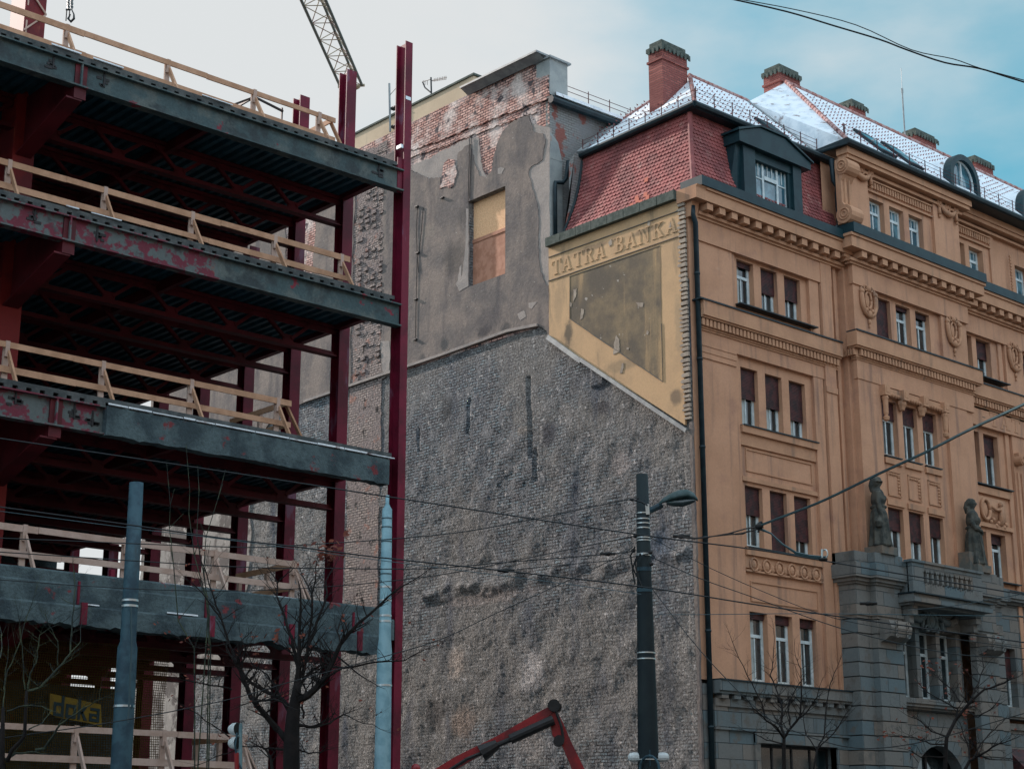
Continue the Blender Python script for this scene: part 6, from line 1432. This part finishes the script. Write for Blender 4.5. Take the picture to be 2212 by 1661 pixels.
tree('bare_tree', 20, (0, 2275), 2.077, [[(15, 1661, 50), (20, 1400, 40), (25, 1150, 26)], [(60, 1600, 34), (100, 1500, 34), (170, 1430, 32), (205, 1380, 30), (212, 1200, 28), (222, 1010, 24)]],
    [[(225, 1012, 20), (330, 990), (450, 860), (530, 775), (585, 700), (600, 450), (615, 300), (620, 100), (612, 0, 5)], [(230, 1000, 14), (250, 870), (300, 780), (320, 640), (330, 550), (400, 500), (520, 440, 4)],
     [(30, 1000, 10), (60, 850), (170, 600), (240, 350), (280, 230, 4)], [(25, 1150, 10), (40, 950), (70, 640, 4)], [(480, 800, 10), (480, 600), (400, 460), (385, 400, 4)], [(210, 1000, 10), (190, 740), (165, 480), (155, 400, 4)],
     [(300, 1500, 22), (370, 1490), (430, 1400), (500, 1290), (600, 1220), (700, 1150), (830, 1080, 5)], [(60, 1180, 12), (200, 1135), (350, 1140), (440, 1180, 5)], [(0, 740, 10), (15, 620), (0, 480, 5)], [(240, 1330, 10), (350, 1280), (420, 1180, 4)],
     [(0, 1600, 20), (130, 1530), (300, 1520), (400, 1540, 6)], [(590, 690, 8), (670, 600), (680, 430, 4)]],
    'bare tree with a pale greenish limb at the far left edge, before the yellow net', 23, m='bark_green', dens=.7, dj=.5)
def whips(D, px, label, seed):
    rn = random.Random(seed); b = fwd(px[0][-1][0], px[0][-1][1], D); root = thing('sapling', (b.x, b.y, 0), label, 'tree', 'thin saplings')
    mb = MB()
    for line in px:
        P = [fwd(x, y, D + rn.uniform(-.1, .1)) for x, y in line]; P.append(Vector((b.x + rn.uniform(-.2, .2), b.y, 0))); n_ = len(P)
        mb.tube(P, [.004 + .009 * i / n_ for i in range(n_)], 5)
        for i in range(1, n_ - 1):
            if rn.random() < .7: q = P[i]; mb.tube([q, q + Vector((rn.uniform(-.2, .2), rn.uniform(-.2, .2), rn.uniform(.2, .5)))], [.006, .003], 4)
    mb.build('stems', 'bark_green', root)
whips(24.5, [[(402, 960), (410, 1060), (408, 1110), (420, 1200), (445, 1290), (455, 1400)], [(427, 1007), (430, 1060), (425, 1160), (440, 1240), (452, 1320)], [(360, 1000), (368, 1090), (366, 1140), (375, 1220), (385, 1340), (420, 1400)], [(487, 1015), (470, 1080), (445, 1160), (440, 1230), (450, 1320)]], 'cluster of thin upright saplings rising before the guardrail, left of the big tree', 4)
tree('bare_tree', 25, (2700, 2275), 2.076, [[(905, 1661, 34), (903, 1500, 32), (905, 1400, 28)]],
    [[(905, 1405, 18), (850, 1320), (760, 1260), (700, 1200), (640, 1140, 5)], [(905, 1400, 20), (880, 1290), (890, 1160), (860, 1050), (790, 880), (815, 740), (820, 500, 3)], [(905, 1400, 20), (960, 1320), (1040, 1220), (1050, 1060), (1045, 830), (1000, 720, 4)],
     [(745, 1240, 12), (720, 1110), (640, 950), (530, 740), (455, 545, 3)], [(950, 1290, 12), (940, 1140), (1000, 1000), (1090, 860, 4)], [(900, 1450, 10), (760, 1420), (590, 1345, 4)], [(1000, 1270, 10), (1100, 1180), (1180, 1060), (1200, 980, 4)]],
    'slender bare tree before the stone base, left of the portal pier', 31, dens=1.6, twl=(20, 50))
tree('bare_tree', 26, (2700, 2275), 2.076, [[(1150, 1661, 16), (1180, 1500, 14)]], [[(1180, 1500, 12), (1240, 1380), (1250, 1200), (1290, 950), (1340, 830), (1385, 720, 3)], [(1180, 1500, 10), (1310, 1370), (1420, 1200), (1460, 1150, 3)], [(1180, 1500, 10), (1090, 1380), (1070, 1200), (1090, 1060, 3)], [(1240, 1380, 8), (1360, 1300), (1480, 1170, 3)]],
    'thin shrubby bare tree between the slender tree and the portal pier', 37, dens=1.0, twl=(20, 45))
tree('bare_tree', 25, (3296, 2275), 2.076, [[(1005, 1661, 36), (1012, 1500, 34), (1018, 1400, 30), (1095, 1245, 26)]],
    [[(1095, 1250, 24), (1200, 1120), (1330, 1000), (1480, 950), (1600, 900, 4)], [(1098, 1245, 14), (1110, 1160), (1000, 1100), (850, 1020), (790, 950, 4)], [(1130, 1100, 12), (1060, 1000), (950, 900), (920, 880, 4)], [(1200, 1120, 14), (1250, 1000), (1330, 820), (1310, 700, 4)], [(1030, 1390, 12), (900, 1350), (800, 1260), (700, 1220, 4)],
     [(1200, 1180, 12), (1280, 1230), (1390, 1160), (1440, 1100, 4)], [(1010, 1450, 12), (880, 1450), (760, 1400), (600, 1380, 4)], [(1010, 1560, 12), (800, 1560), (700, 1500, 4)]],
    'bare tree with a few reddish leaves in front of the stone portal', 41, dens=1.7, twl=(20, 55), leaf=.05)
tree('bare_tree', 26, (3296, 2275), 2.076, [[(1150, 1700, 30), (1210, 1590, 26)]], [[(1210, 1590, 20), (1300, 1540), (1450, 1450), (1600, 1400, 4)], [(1210, 1590, 14), (1200, 1480), (1170, 1400), (1130, 1280, 4)], [(1290, 1545, 12), (1400, 1580), (1600, 1600, 4)], [(1240, 1570, 12), (1300, 1450), (1420, 1330), (1500, 1250, 4)]],
    'low spreading bare tree at the bottom right corner, beside the dark awning', 43, dens=1.6, twl=(20, 50), leaf=.04)
# ------------------------------------------------------------------ house across the street (behind the camera; shades the street and shows in the panes)
oh = thing('opposite_building', (20, -14, 0), 'pale building on the near side of the street, seen only in reflections', 'building')
om = MB(); hs = [(x, x + 1.3, z, z + 2.0) for x in range(-40, 100, 3) for z in (1.5, 5.5, 9.5, 13.5, 17.5, 21.5)]
ss_ = sorted({-42.0, 104.0, *[v for h in hs for v in h[:2]]}); zs_ = sorted({0.0, 29.0, *[v for h in hs for v in h[2:]]}); HS = {(h[0], h[2]) for h in hs}
for i in range(len(ss_) - 1):
    for j in range(len(zs_) - 1):
        if (ss_[i], zs_[j]) in HS: continue
        om.quad((ss_[i], -8, zs_[j]), (ss_[i], -8, zs_[j + 1]), (ss_[i + 1], -8, zs_[j + 1]), (ss_[i + 1], -8, zs_[j]))
om.box(-42, 104, -20, -8.4, 0, 29).build('wall', 'far_stone', oh); MB().box(-42, 104, -8.35, -8.3, 1, 25).build('window_panes', 'glass', oh)
